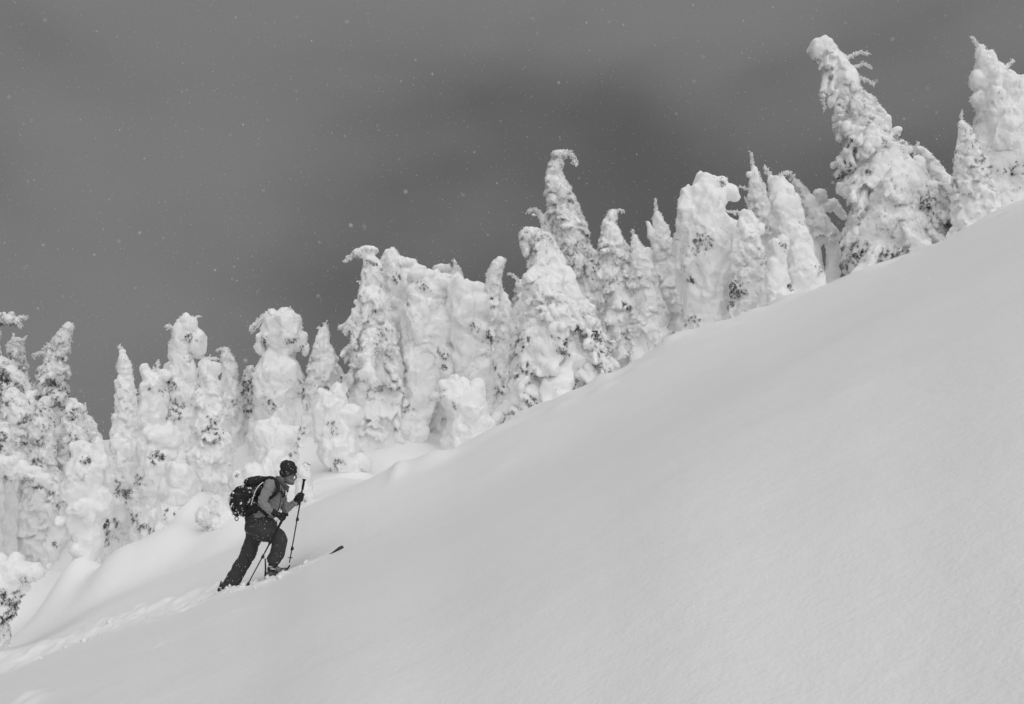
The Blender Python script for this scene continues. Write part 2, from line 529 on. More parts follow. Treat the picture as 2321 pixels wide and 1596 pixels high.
# ---- right of the middle
spec("slim fir leaning left with two open legs, left of the huge bent fir", 33,
     [(1802, 410, 8), (1818, 430, 14), (1838, 463, 18), (1858, 500, 24), (1868, 535, 27)], style="column", sink=4,
     balls=[(1858, 438, 14, 11), (1862, 445, 12, 16)],
     limbs=[[(1855, 540, 14), (1850, 580, 14), (1852, 640, 16)], [(1880, 535, 16), (1890, 565, 15), (1884, 640, 18)], [(1868, 470, 12), (1888, 460, 12), (1900, 478, 10), (1912, 492, 8)]],
     twigs=[([(1812, 420), (1800, 406), (1795, 400)], 4, 2), ([(1796, 402), (1790, 408)], 3, 1.5), ([(1900, 470), (1906, 490)], 4, 2)], speck=1.3, frost=1.4)
spec("stout fir with a humped right shoulder and bare rimed twigs on top", 30,
     [(1752, 405, 14), (1764, 430, 25), (1776, 462, 34), (1786, 505, 40), (1800, 555, 44), (1814, 605, 48), (1822, 660, 48)], style="lump",
     balls=[(1796, 462, 18, 24)],
     twigs=[([(1752, 410), (1742, 390), (1732, 378)], 5, 2), ([(1762, 412), (1772, 396), (1782, 390), (1794, 394)], 4.5, 1.6), ([(1740, 395), (1746, 400)], 3, 2)],
     patches=[(1850, 610, 20, .7)], speck=1.0)
spec("sharp fir spire with a needle-thin leader and twigs on its left", 31.5,
     [(1709, 380, 9), (1713, 402, 14), (1718, 430, 19), (1726, 470, 25), (1735, 515, 32), (1744, 570, 38), (1748, 650, 42)], style="column",
     balls=[(1697, 396, 7, 8)],
     twigs=[([(1708, 385), (1705, 366), (1702, 346)], 4, 1.0), ([(1708, 440), (1694, 428), (1678, 424)], 4, 1.5), ([(1702, 470), (1696, 462), (1689, 449)], 3.5, 1.3)],
     patches=[(1718, 522, 12, .8)], speck=1.2)
spec("little snow post with a round knob head, on the slope's edge", 26.5,
     [(1765, 556, 21), (1762, 585, 24), (1756, 620, 28), (1758, 660, 36), (1762, 705, 42)], style="lump", balls=[(1771, 556, 18, 19), (1752, 552, 12, 10)],
     patches=[(1770, 558, 9, 1.2), (1786, 655, 15, 1.0)], twigs=[([(1788, 660), (1798, 688)], 2, 1)], speck=0.7, rough=0.55, frost=0.4)
spec("knobbly fir fused to the right flank of the big beaked snow ghost", 27.5,
     [(1692, 482, 18), (1696, 505, 27), (1694, 545, 31), (1692, 600, 33), (1697, 660, 36), (1694, 735, 44)], style="column", speck=1.0,
     balls=[(1722, 520, 12, 16)], twigs=[([(1682, 484), (1664, 478)], 3, 1.5)], patches=[(1660, 660, 24, 2.2), (1652, 690, 12, 2.0)], limbs=[[(1668, 688, 14), (1672, 712, 12)]])
spec("biggest smooth snow ghost, with a beaked head turned right", 28.5,
     [(1598, 415, 28), (1608, 445, 42), (1602, 475, 54), (1595, 520, 64), (1594, 580, 64), (1602, 645, 56), (1606, 745, 56)], style="lump",
     balls=[(1596, 408, 22, 20), (1624, 420, 24, 20), (1650, 436, 26, 19), (1666, 446, 13, 12), (1558, 468, 16, 18), (1640, 520, 38, 30), (1542, 560, 18, 36), (1590, 580, 26, 18)],
     patches=[(1578, 566, 26, .7), (1630, 418, 12, .7), (1564, 640, 12, 1.0), (1566, 730, 16, 1.2), (1655, 480, 10, .8)], twigs=[([(1655, 480), (1668, 484)], 3, 1.5)], speck=0.35, rough=0.6, frost=0.4, sink=40)
spec("pointed fir with a feathery bare leader and a small spike on its left", 31,
     [(1489, 483, 10), (1496, 515, 19), (1503, 560, 24), (1512, 610, 29), (1524, 670, 33), (1536, 730, 36), (1530, 790, 38)], style="column",
     limbs=[[(1492, 560, 11), (1474, 530, 9), (1468, 505, 5)], [(1540, 640, 14), (1535, 625, 10)]],
     twigs=[([(1489, 492), (1487, 472), (1485, 452)], 4, 1.2)], patches=[(1530, 790, 18, .8)], speck=0.9)
spec("narrow fir with a soft pointed tip between two taller spires", 29.5,
     [(1438, 535, 8), (1444, 558, 16), (1456, 600, 25), (1464, 660, 31), (1474, 720, 35), (1480, 790, 42)], style="column",
     balls=[(1464, 575, 15, 18)], twigs=[([(1438, 540), (1434, 524)], 4, 2), ([(1430, 566), (1418, 556)], 3, 1.5)], speck=0.9)
spec("fir whose tip curls right into a thin twig, right of the tallest hooked fir", 30,
     [(1386, 482, 14), (1380, 500, 19), (1388, 545, 32), (1396, 600, 41), (1408, 660, 43), (1414, 730, 48), (1420, 800, 48), (1424, 850, 46)], style="fir",
     twigs=[([(1390, 482), (1402, 476), (1415, 479)], 4, 1.5)], patches=[(1420, 700, 16, 1.0), (1435, 820, 16, 1.0), (1375, 650, 20, .5), (1420, 760, 12, .8)], speck=1.2)
spec("tallest hooked fir of the middle group, its tip curled right", 33,
     [(1262, 358, 16), (1256, 385, 21), (1264, 425, 30), (1272, 462, 37), (1289, 512, 47), (1303, 570, 53), (1318, 620, 54), (1326, 690, 58)], style="fir",
     balls=[(1266, 350, 18, 11)], limbs=[[(1240, 535, 14), (1236, 510, 10), (1224, 488, 7)]],
     twigs=[([(1270, 346), (1290, 346), (1302, 360), (1306, 374)], 6, 2), ([(1280, 345), (1296, 350)], 5, 2), ([(1228, 492), (1214, 474), (1196, 479)], 4.5, 2)],
     patches=[(1330, 560, 34, 1.0), (1345, 620, 26, 1.0), (1262, 475, 16, .7), (1300, 450, 16, .7)], speck=1.4, frost=1.6)
spec("broad front fir with a hooded head and dark drooping skirts", 26.5,
     [(1232, 540, 30), (1238, 575, 40), (1246, 620, 54), (1258, 650, 68), (1268, 705, 96), (1270, 775, 112), (1264, 835, 122), (1240, 890, 118), (1205, 950, 92)], style="fir",
     balls=[(1204, 534, 28, 19), (1190, 548, 12, 18), (1192, 565, 7, 16), (1270, 690, 44, 34), (1300, 730, 50, 26, -.4), (1345, 870, 36, 28), (1240, 900, 60, 50)],
     limbs=[[(1300, 700, 20), (1340, 740, 18), (1375, 790, 14)], [(1330, 790, 18), (1365, 840, 14), (1385, 860, 10)], [(1210, 740, 18), (1180, 800, 16), (1165, 870, 14)]],
     patches=[(1350, 770, 34, 1.6), (1310, 760, 24, 1.3), (1185, 780, 30, 1.4), (1190, 850, 30, 1.2), (1370, 810, 26, 1.4), (1270, 790, 30, 1.0), (1360, 850, 24, 1.0), (1210, 920, 22, 1.0), (1150, 950, 20, 1.0), (1295, 880, 14, .9)],
     speck=1.5, rough=1.0, frost=1.2)
spec("short snow-plastered spire with a thin twiggy tip, left of the hooded fir", 29,
     [(1142, 665, 9), (1146, 690, 15), (1148, 740, 20), (1146, 810, 26), (1150, 880, 34), (1158, 950, 40)], style="column",
     twigs=[([(1142, 672), (1138, 660), (1135, 645)], 3.5, 1.5)], patches=[(1150, 880, 24, .6)], speck=1.4)
spec("ragged little fir top showing behind the hooded fir, twigs to its left", 34,
     [(1182, 640, 16), (1186, 670, 22), (1186, 710, 25), (1184, 790, 30)], style="fir",
     twigs=[([(1176, 640), (1164, 624), (1150, 620)], 4, 2), ([(1186, 640), (1192, 624)], 4, 2), ([(1172, 650), (1166, 660)], 3, 2)], speck=1.6, frost=2)
# ---- middle
spec("thin snow column with a ringed neck bent right, against the grey sky", 32,
     [(1132, 586, 12), (1126, 600, 15), (1118, 630, 17), (1110, 662, 20), (1105, 700, 28), (1102, 760, 34), (1104, 850, 36)], style="column",
     balls=[(1137, 592, 9, 9)], speck=0.8, patches=[(1105, 690, 18, .7)])
spec("smooth domed fir with a sloping right shoulder, behind the small snow monster", 29,
     [(1050, 662, 36), (1060, 700, 44), (1066, 750, 44), (1076, 810, 44), (1086, 880, 46), (1094, 960, 46)], style="lump",
     balls=[(1056, 655, 42, 18), (1090, 690, 26, 30)], patches=[(1122, 760, 20, 1.3), (1130, 775, 14, 1.2), (1080, 745, 14, .5)], speck=0.6, rough=0.75, frost=0.6)
spec("pair of low snow peaks rising behind the wide middle snow ghost", 32,
     [(1034, 606, 9), (1032, 628, 18), (1026, 660, 30), (1020, 720, 40)], style="column",
     balls=[(1002, 612, 20, 16), (1012, 640, 26, 20)], twigs=[([(1034, 608), (1030, 592)], 5, 3)], patches=[(1016, 650, 18, .9), (1030, 668, 10, 1.2)], speck=1.3)
spec("wide middle snow ghost with a bridge of snow joining it to its neighbours", 29.5,
     [(975, 640, 36), (970, 690, 48), (972, 740, 58), (962, 800, 62), (950, 860, 58), (938, 920, 52), (928, 985, 46)], style="lump",
     balls=[(965, 630, 46, 20), (1000, 640, 40, 22), (945, 665, 26, 30), (1000, 745, 40, 50), (1010, 820, 36, 50)],
     patches=[(1000, 800, 10, .6), (1012, 810, 8, 2.0), (1010, 835, 8, 2.0), (925, 690, 12, .6), (925, 930, 18, .6), (962, 650, 16, .5)], speck=1.1, rough=0.9)
spec("fir with a rounded hump and thin snow peak, right of the hooked left fir", 31,
     [(882, 572, 14), (884, 592, 22), (894, 620, 34), (904, 660, 42), (906, 710, 44), (905, 780, 46), (902, 860, 46)], style="lump",
     balls=[(912, 600, 34, 20), (936, 612, 28, 16), (920, 640, 34, 26)], patches=[(930, 710, 10, 2.0), (936, 745, 9, 2.2), (905, 635, 16, .6)], speck=0.9, rough=0.8,
     trunk=[[(926, 690, 5), (934, 722, 5), (940, 756, 4)]])
spec("bushy fir with a claw of snow pointing left and a hanging snow clump", 29,
     [(832, 578, 23), (846, 602, 25), (846, 632, 27), (848, 668, 34), (846, 710, 44), (846, 755, 54), (846, 800, 58), (846, 850, 62), (844, 905, 62), (846, 955, 58)], style="fir",
     balls=[(812, 574, 16, 11), (835, 568, 24, 11), (832, 848, 18, 15, -1.6), (845, 862, 11, 9, -1.6), (848, 930, 56, 30)],
     limbs=[[(840, 760, 20, -.6), (832, 810, 16, -1.2), (834, 845, 14, -1.5)], [(820, 700, 14), (795, 735, 12), (787, 750, 8)]],
     twigs=[([(808, 572), (794, 582), (783, 592)], 6, 2.5), ([(830, 630), (818, 622)], 4, 2), ([(828, 648), (814, 640)], 4, 2)],
     patches=[(850, 605, 10, .8), (870, 760, 26, .8), (800, 760, 22, .6), (895, 870, 24, .9), (850, 720, 16, .6), (790, 940, 16, .9), (820, 780, 20, .6)], speck=1.4, frost=1.6)
spec("neat cone-shaped fir between the mushroom-topped and the bushy fir", 31,
     [(736, 742, 9), (733, 760, 17), (732, 790, 26), (736, 830, 36), (740, 870, 40), (740, 920, 42)], style="column",
     twigs=[([(730, 748), (720, 742)], 4, 2), ([(738, 744), (738, 733)], 4, 2)], patches=[(735, 890, 22, .6), (780, 860, 12, .5)], speck=0.8, frost=0.9)
spec("snow ghost with a mushroom cap and a twig arm reaching left", 31,
     [(634, 728, 38), (638, 750, 50), (634, 766, 50), (635, 782, 36), (636, 796, 16), (638, 816, 16), (640, 836, 44), (640, 856, 58), (640, 870, 61), (638, 910, 60), (640, 945, 58)], style="lump",
     balls=[(640, 740, 46, 34), (622, 720, 30, 16), (678, 768, 20, 22), (692, 790, 9, 18), (590, 788, 13, 16), (600, 770, 18, 20), (672, 778, 24, 20), (640, 780, 40, 14)],
     twigs=[([(612, 715), (594, 722), (578, 734), (568, 748)], 7, 2.5), ([(600, 722), (592, 716)], 4, 2), ([(592, 730), (580, 742)], 4, 2), ([(660, 728), (658, 712), (656, 702)], 6, 2)],
     patches=[(668, 770, 14, .9), (606, 775, 15, .7), (690, 788, 11, .6), (630, 925, 18, .5), (690, 860, 12, .6)], speck=0.45, rough=0.7, frost=0.5)
spec("small dark-needled fir peeping out between two bigger snow ghosts", 33,
     [(566, 834, 12), (564, 850, 16), (560, 880, 19), (562, 910, 20), (562, 945, 22)], style="fir", patches=[(560, 880, 30, 1.2), (562, 915, 22, .8)], speck=2.2, frost=1.6)
spec("slim leaning snow post with a flat cut top, left of the mushroom-topped ghost", 32,
     [(512, 792, 10), (516, 808, 15), (521, 835, 16), (520, 870, 19), (520, 905, 23), (522, 950, 25)], style="column",
     twigs=[([(508, 792), (500, 790), (492, 795)], 3.5, 1.5)], speck=1.0)
spec("low lumpy snow-buried fir in front of the cone-shaped fir", 26,
     [(752, 905, 32), (748, 935, 42), (756, 975, 44), (770, 1015, 44), (785, 1055, 40), (795, 1085, 32)], style="lump",
     patches=[(760, 970, 18, .4), (772, 1050, 12, .9), (826, 1072, 9, 1.5)], balls=[(790, 940, 34, 26), (815, 1050, 30, 24)], speck=0.6, rough=0.8, frost=.5)
spec("buried fir mound with a rounded crest, above the skier's head", 25,
     [(604, 960, 20), (610, 985, 32), (625, 1012, 44), (640, 1040, 40), (640, 1070, 34)], style="lump",
     balls=[(650, 990, 40, 24), (600, 1030, 22, 24)], patches=[(665, 1025, 12, .9), (612, 1052, 9, 1.0)], speck=0.5, rough=0.75, frost=.4)
spec("tiny dark-tipped fir sapling poking from the buried fir mound", 24.3,
     [(684, 962, 3), (683, 975, 6), (681, 990, 7), (679, 1004, 8)], style="fir", patches=[(686, 975, 8, 2.0), (676, 998, 6, 2.0)], speck=1.5, sink=10,
     twigs=[([(684, 966), (684, 953)], 2.2, 1)], vox=1.5)
spec("hunched small snow monster alone in front of the middle firs", 23,
     [(1022, 878, 32), (1030, 900, 42), (1052, 930, 52), (1066, 960, 56), (1062, 1000, 56), (1050, 1045, 50)], style="lump",
     balls=[(1020, 880, 34, 22), (992, 898, 20, 12), (1056, 905, 34, 28), (1095, 968, 28, 24)], twigs=[([(985, 902), (975, 908)], 4, 2)],
     patches=[(1035, 920, 9, .6), (1110, 985, 10, .6), (1010, 1030, 12, .5)], speck=0.5, rough=0.65, frost=0.5, sink=45)
spec("small lumpy snow-covered fir just beyond the skier's far pole", 20,
     [(690, 1062, 12), (688, 1085, 18), (690, 1115, 20), (688, 1160, 20)], style="lump", speck=0.6, rough=0.8, frost=0.5, patches=[(694, 1052, 7, 1.5), (690, 1140, 9, .8)])
spec("smooth domed snow-covered fir behind the skier's backpack", 21,
     [(590, 1078, 30), (580, 1105, 46), (570, 1150, 50), (560, 1200, 52)], style="lump", speck=0.35, rough=0.6, frost=0.3, balls=[(545, 1090, 26, 26)], patches=[(545, 1075, 8, .8)])
spec("shaggy half-buried fir low on the bank left of the backpack", 20.5,
     [(492, 1130, 18), (500, 1160, 30), (512, 1195, 40), (515, 1235, 46)], style="fir", speck=1.0, rough=1.0, patches=[(525, 1190, 20, .6)], balls=[(468, 1170, 22, 26)])
# ---- left group
spec("tall fat snow column with a bulging right shoulder, in front of the forked fir", 26,
     [(466, 822, 16), (470, 842, 24), (474, 870, 26), (474, 905, 30), (480, 945, 34), (480, 990, 40), (474, 1040, 44), (464, 1100, 46), (455, 1180, 50)], style="column",
     balls=[(486, 838, 16, 18), (470, 1080, 40, 50)], twigs=[([(470, 815), (484, 812), (492, 813)], 4, 2), ([(505, 980), (514, 988)], 2.5, 1.2)],
     patches=[(478, 950, 13, .9), (490, 980, 24, .9), (470, 1000, 12, .7), (505, 995, 14, .8), (466, 890, 8, .6)], speck=0.8, rough=0.85, frost=0.7)
spec("tall forked fir with two crooked rimed horns on top", 29,
     [(428, 735, 20), (420, 760, 30), (412, 790, 30), (412, 815, 24), (408, 850, 40), (404, 890, 42), (398, 940, 42), (394, 1000, 44)], style="lump",
     balls=[(448, 780, 18, 34), (400, 785, 18, 18)],
     twigs=[([(420, 730), (414, 720), (424, 718)], 5, 2.5), ([(436, 735), (438, 724), (444, 720)], 6, 3), ([(406, 755), (394, 745), (380, 739)], 6, 3), ([(462, 812), (478, 812)], 4, 2)],
     patches=[(440, 765, 14, .8), (430, 815, 9, 1.2), (402, 880, 13, 1.0), (405, 930, 26, .8), (390, 870, 14, .6)], speck=0.9, frost=0.9)
spec("blunt fir with three frosted twig spikes along its top", 28.5,
     [(342, 856, 22), (346, 880, 30), (346, 915, 36), (346, 960, 40), (346, 1010, 42)], style="lump",
     balls=[(372, 850, 16, 16), (338, 852, 16, 10)],
     twigs=[([(330, 852), (322, 848)], 4, 2), ([(354, 850), (348, 832)], 3, 1.5), ([(362, 852), (358, 835), (359, 818)], 3.5, 1.3), ([(379, 850), (381, 835), (382, 820)], 4, 1.5)],
     patches=[(350, 880, 9, .5), (375, 890, 14, .6)], speck=0.7, rough=0.85)
spec("slender lone snow spire of stacked rings at the left", 28,
     [(277, 800, 8), (281, 815, 14), (282, 840, 17), (284, 875, 19), (286, 910, 21), (286, 940, 24), (284, 985, 28), (282, 1030, 34)], style="column",
     balls=[(276, 797, 9, 6)], twigs=[([(278, 798), (273, 790), (271, 783)], 4, 2), ([(264, 935), (262, 920)], 3, 1.5)], speck=0.35, rough=0.9, frost=0.5)
spec("snow-capped fir with a smooth round head low in front of the forked fir", 23.5,
     [(360, 1000, 36), (352, 1035, 42), (346, 1080, 40), (340, 1140, 42), (332, 1210, 44), (318, 1300, 42)], style="lump",
     balls=[(368, 995, 40, 30), (330, 1010, 24, 22), (370, 1030, 30, 24)], patches=[(366, 1036, 16, 1.5), (325, 1090, 20, .5), (322, 1170, 16, .7), (308, 1120, 14, .8), (340, 1190, 14, .8), (312, 1260, 16, .8)],
       speck=0.8, rough=0.75, frost=0.5)
spec("ragged snowy fir skirt hanging low at the bank, right of the twin-legged ghost", 22,
     [(408, 1080, 34), (400, 1120, 42), (392, 1170, 46), (382, 1220, 48), (370, 1275, 46)], style="lump",
     patches=[(355, 1205, 14, .7), (395, 1160, 12, .6), (345, 1270, 12, .8)], speck=0.7, rough=0.85, frost=.6)
spec("shadowed lumpy fir between the twin-legged ghost and the capped fir", 24.5,
     [(275, 1005, 26), (282, 1040, 36), (280, 1090, 40), (278, 1150, 40), (272, 1220, 40), (268, 1280, 42)], style="lump",
     patches=[(250, 1190, 20, 1.8), (290, 1120, 20, 1.0), (248, 1225, 12, 1.5), (285, 1090, 14, .8), (280, 1180, 12, .8)], speck=1.0, rough=0.9, frost=.6)
spec("twin-legged snow ghost standing on a pointed drift in the left foreground", 22,
     [(205, 1030, 34), (200, 1060, 42), (190, 1095, 38), (186, 1130, 44), (190, 1165, 42)], style="lump", sink=2,
     balls=[(226, 1045, 22, 24), (232, 1140, 24, 36), (180, 1015, 24, 16), (160, 1110, 20, 40)],
     limbs=[[(195, 1170, 34), (200, 1220, 32), (196, 1265, 26), (192, 1282, 14)], [(168, 1160, 26), (140, 1205, 24), (124, 1240, 20), (122, 1262, 12)]],
     patches=[(205, 1042, 11, 1.2), (205, 1078, 10, .6), (160, 1035, 12, .7), (160, 1138, 8, .9), (133, 1232, 10, .7)], speck=0.4, rough=0.7, frost=0.4)
spec("bent fir arched over under snow into a low white bridge at the left edge", 23,
     [(-30, 1050, 30), (-26, 1100, 34), (-40, 1200, 40)], style="lump",
     limbs=[[(-30, 1056, 32), (10, 1060, 24), (50, 1070, 16), (90, 1086, 14), (118, 1104, 11), (132, 1128, 8), (134, 1146, 5)]],
     balls=[(-6, 1046, 30, 18), (26, 1050, 20, 16), (52, 1060, 14, 17), (78, 1068, 19, 12), (104, 1086, 13, 15), (124, 1108, 11, 9), (84, 1096, 14, 9), (36, 1078, 16, 12)],
     twigs=[([(70, 1098), (74, 1110), (72, 1120)], 3.5, 1.5), ([(104, 1112), (108, 1124), (104, 1132)], 3.5, 1.5), ([(132, 1140), (136, 1156), (132, 1168)], 4, 1.5), ([(30, 1088), (26, 1102)], 3, 1.5)],
     patches=[(18, 1085, 10, 1.3), (85, 1103, 14, 1.0), (118, 1120, 12, 1.0), (130, 1148, 9, 1.0)], speck=1.2, rough=1.2, frost=2.0)
spec("snow-heavy fir bough with black needles under it, bottom left corner", 15.5,
     [(40, 1294, 34), (22, 1310, 46), (-5, 1345, 50), (-30, 1400, 52), (-50, 1480, 50)], style="lump", vox=2.6,
     balls=[(58, 1296, 38, 20), (24, 1288, 40, 16), (18, 1380, 18, 18)],
     patches=[(30, 1350, 24, 1.6), (44, 1372, 14, 1.6), (18, 1395, 20, 1.4), (4, 1430, 16, 1.4), (28, 1400, 10, 1.2)], speck=0.7, rough=0.7, frost=0.4)
spec("stubby snow lump fir with dark holes, hard against the left edge", 24,
     [(2, 968, 18), (4, 990, 24), (6, 1020, 28), (4, 1050, 30)], style="lump", patches=[(12, 990, 12, 1.8), (8, 1020, 14, 1.4)], speck=1.6)
spec("front left fir with a twin-pointed top and a drooping right flank", 26,
     [(28, 885, 16), (34, 905, 26), (46, 940, 34), (52, 980, 34), (48, 1020, 32), (42, 1065, 32)], style="column",
     twigs=[([(12, 885), (11, 871)], 5, 2.5), ([(24, 884), (26, 868)], 4.5, 2)], patches=[(66, 955, 13, 1.2), (66, 1005, 12, 1.5), (55, 1045, 12, 1.2), (30, 915, 12, .8)], speck=2.0)
spec("straight snow column speckled with needles, in the left cluster", 25.5,
     [(100, 905, 13), (98, 930, 19), (96, 965, 24), (95, 1010, 27), (92, 1065, 34)], style="column", patches=[(112, 960, 12, 1.2), (104, 1000, 12, 1.0), (98, 1050, 12, 1.2), (108, 930, 8, 1.0)], speck=2.4)
spec("round-topped fir at the right of the left cluster, holding a knob of snow", 26.5,
     [(164, 908, 12), (166, 930, 20), (164, 965, 28), (162, 1005, 34), (158, 1055, 38)], style="column", balls=[(180, 925, 12, 12)], patches=[(170, 940, 13, 1.0), (178, 995, 16, .9), (150, 1010, 12, .8)], speck=1.7)
spec("small fir with a candle-like spike on top, last of the left cluster", 27.5,
     [(196, 945, 10), (202, 965, 17), (206, 990, 22), (206, 1030, 26), (204, 1060, 26)], style="column", twigs=[([(194, 948), (193, 932), (193, 918)], 4, 2.5)], patches=[(198, 985, 14, .9), (200, 1005, 14, 1.0)], speck=1.6)
spec("fir bowed to the right like a hooked finger above the left cluster", 29,
     [(152, 740, 14), (144, 756, 19), (134, 785, 22), (122, 820, 28), (116, 850, 32), (118, 885, 36), (116, 930, 38), (112, 990, 36)], style="fir",
     balls=[(154, 742, 10, 13)], limbs=[[(134, 820, 10), (148, 836, 8), (156, 848, 5)], [(118, 860, 18), (136, 890, 14), (144, 930, 10)]],
     twigs=[([(112, 800), (92, 800), (76, 806)], 5, 2.5), ([(110, 782), (100, 790)], 4, 2), ([(157, 760), (155, 785)], 4, 2)],
     patches=[(132, 880, 24, 2.2), (138, 915, 18, 2.2), (140, 815, 12, 1.2), (92, 850, 22, 1.4), (110, 900, 22, 1.2)], speck=1.8, frost=1.6)
spec("small fir with a flat crown of horns, behind the left cluster", 31,
     [(38, 772, 18), (36, 790, 18), (40, 815, 19), (42, 845, 22), (46, 900, 26)], style="fir",
     twigs=[([(32, 770), (30, 758)], 3, 1.5), ([(50, 772), (60, 765)], 3.5, 1.5), ([(24, 776), (14, 784)], 3.5, 1.5)], patches=[(50, 830, 14, 1.4)], speck=1.8, frost=1.6)
spec("dark-branched fir mostly off the left edge, with a hooked snowy tip", 28,
     [(-10, 728, 16), (-26, 760, 24), (-34, 830, 34), (-40, 900, 44), (-40, 1000, 50)], style="fir",
     balls=[(14, 722, 24, 10)], limbs=[[(-14, 722, 14), (20, 722, 12), (40, 728, 8)], [(-20, 818, 22), (14, 836, 20), (40, 862, 18), (64, 900, 14), (78, 940, 10)], [(-20, 860, 22), (20, 900, 20), (44, 950, 16)]],
     twigs=[([(38, 724), (50, 718), (60, 720)], 4, 2), ([(44, 728), (46, 742)], 4, 2)],
     patches=[(4, 745, 12, 1.6), (30, 742, 12, .8), (10, 860, 26, 3.0), (40, 890, 22, 3.0), (60, 925, 18, 3.0), (70, 950, 16, 2.0), (30, 900, 24, 2.0)], speck=1.8, frost=1.2)
# ------------------------------------------------------------------ the ground sheet, drifted up round the foot of every fir
for a, kw in SPECS:
    x_, y_, w_ = a[2][-1]
    m_ = a[1] / F
    if kw.get("sink", 30) < 20: continue
    hh = min(0.55, 0.60 * w_ * m_) * (0.7 if x_ > 1150 else 1.0)
    mound(x_ + (0.2 * w_), y_, a[1] - 0.25 * w_ * m_, 1.7 * w_ * m_, 1.7 * w_ * m_, hh)
rng0 = np.random.default_rng(5)
for i in range(110):      # drifts along the crest
    u_ = rng0.uniform(-0.12, 0.6)
    y_ = float(edge_depth(u_)) + rng0.uniform(-1.2, 0.8)
    MOUNDS.append((u_ * y_, y_, rng0.uniform(.10, .7), rng0.uniform(.2, .7), rng0.uniform(-.03, .12)))
for i in range(110):      # small lumps and old clods lying on the slope
    u_ = rng0.uniform(-0.3, 0.7); y_ = rng0.uniform(5, 21)
    r_ = rng0.uniform(.02, .08)
    MOUNDS.append((u_ * y_, y_, r_, r_ * 1.3, r_ * rng0.uniform(.15, .35)))
def spaced(lo, fine_lo, fine_hi, hi, step):
    a = np.arange(fine_lo, fine_hi + 1e-6, step)
    g = [step]
    while sum(g) < max(fine_lo - lo, hi - fine_hi): g.append(g[-1] * 1.25)
    c = np.cumsum(g)
    return np.concatenate([(fine_lo - c[::-1])[fine_lo - c[::-1] > lo * 1.3 - 1], a, (fine_hi + c)[fine_hi + c < hi * 1.3 + 1]])
gx = spaced(-160, -21, 21, 160, 0.14)
gy = np.concatenate([spaced(-60, 2.4, 12.6, 12.6, 0.09), np.arange(12.7, 15.2, 0.035), spaced(15.2, 15.2, 42, 220, 0.16)])
gy = np.unique(np.round(gy, 4))
# finer columns where the skier walks
gx = np.unique(np.round(np.concatenate([gx, np.arange(-7.6, -1.6, 0.035)]), 4))
X, Yg = np.meshgrid(gx, gy)
Z = ground(X, Yg)
nx, ny = len(gx), len(gy)
idx = np.arange(nx * ny).reshape(ny, nx)
quads = np.stack([idx[:-1, :-1], idx[:-1, 1:], idx[1:, 1:], idx[1:, :-1]], -1).reshape(-1, 4)
go = link_mesh("snow_slope", fast_mesh("snow_slope", np.stack([X, Yg, Z], -1).reshape(-1, 3), quads), M_GROUND)
tag(go, kind="structure")
def gz(x, y): return float(ground(np.array([x]), np.array([y]))[0])
# ------------------------------------------------------------------ snow-laden firs
ROUGH = {'lump': 0.54, 'column': 0.82, 'fir': 1.08}
GROUP = "snow-laden firs standing along the slope"

def rot_to(axis, roll=0.0):
    """a rotation whose local X runs along axis"""
    a = Vector(axis).normalized()
    q = a.to_track_quat('X', 'Z')
    return np.array((q.to_matrix() @ Matrix.Rotation(roll, 3, 'X')))

def sprigs(name, P, Nn, size, mat, parent, origin, rng, needles=7, hang=0.35, fat=0.085):
    """little fir twigs: a stem with pairs of needles, each needle a thin blade; one at every point of P"""
    n = len(P)
    if n == 0: return None
    d = Nn * 1.0 + rng.normal(0, 0.45, (n, 3))
    d[:, 2] -= hang
    d /= np.linalg.norm(d, axis=1)[:, None]
    ref = rng.normal(0, 1, (n, 3))
    s = np.cross(d, ref); s /= np.linalg.norm(s, axis=1)[:, None]
    b = np.cross(d, s)
    L0 = size * rng.uniform(0.5, 1.25, n)
    V, Fq = [], []
    k = 0
    p0 = P - d * (L0 * 0.25)[:, None]
    def blade(a0, a1, side, w):
        V.append(np.stack([a0 + side * w, a0 - side * w, a1], 1))
    blade(p0, p0 + d * L0[:, None], s, (L0 * fat * 0.8)[:, None])
    blade(p0, p0 + d * L0[:, None], b, (L0 * fat * 0.8)[:, None])
    for j in range(needles - 2):
        t = 0.15 + 0.7 * (j + 0.5) / (needles - 2)
        ang = j * 2.4 + rng.uniform(0, 6.28, n)
        out = s * np.cos(ang)[:, None] + b * np.sin(ang)[:, None]
        a0 = p0 + d * (L0 * t)[:, None]
        a1 = a0 + (d * 0.55 + out * 0.75) * (L0 * (0.50 - 0.28 * t))[:, None]
        blade(a0, a1, np.cross(d, out), (L0 * fat)[:, None])
    V = np.stack(V, 1).reshape(-1, 3)          # n x needles x 3
    me = fast_mesh(name, V - np.asarray(origin), np.arange(len(V)).reshape(-1, 3))
    o = link_mesh(name, me, mat, parent, smooth=False)
    o["kind"] = "stuff"
    return o

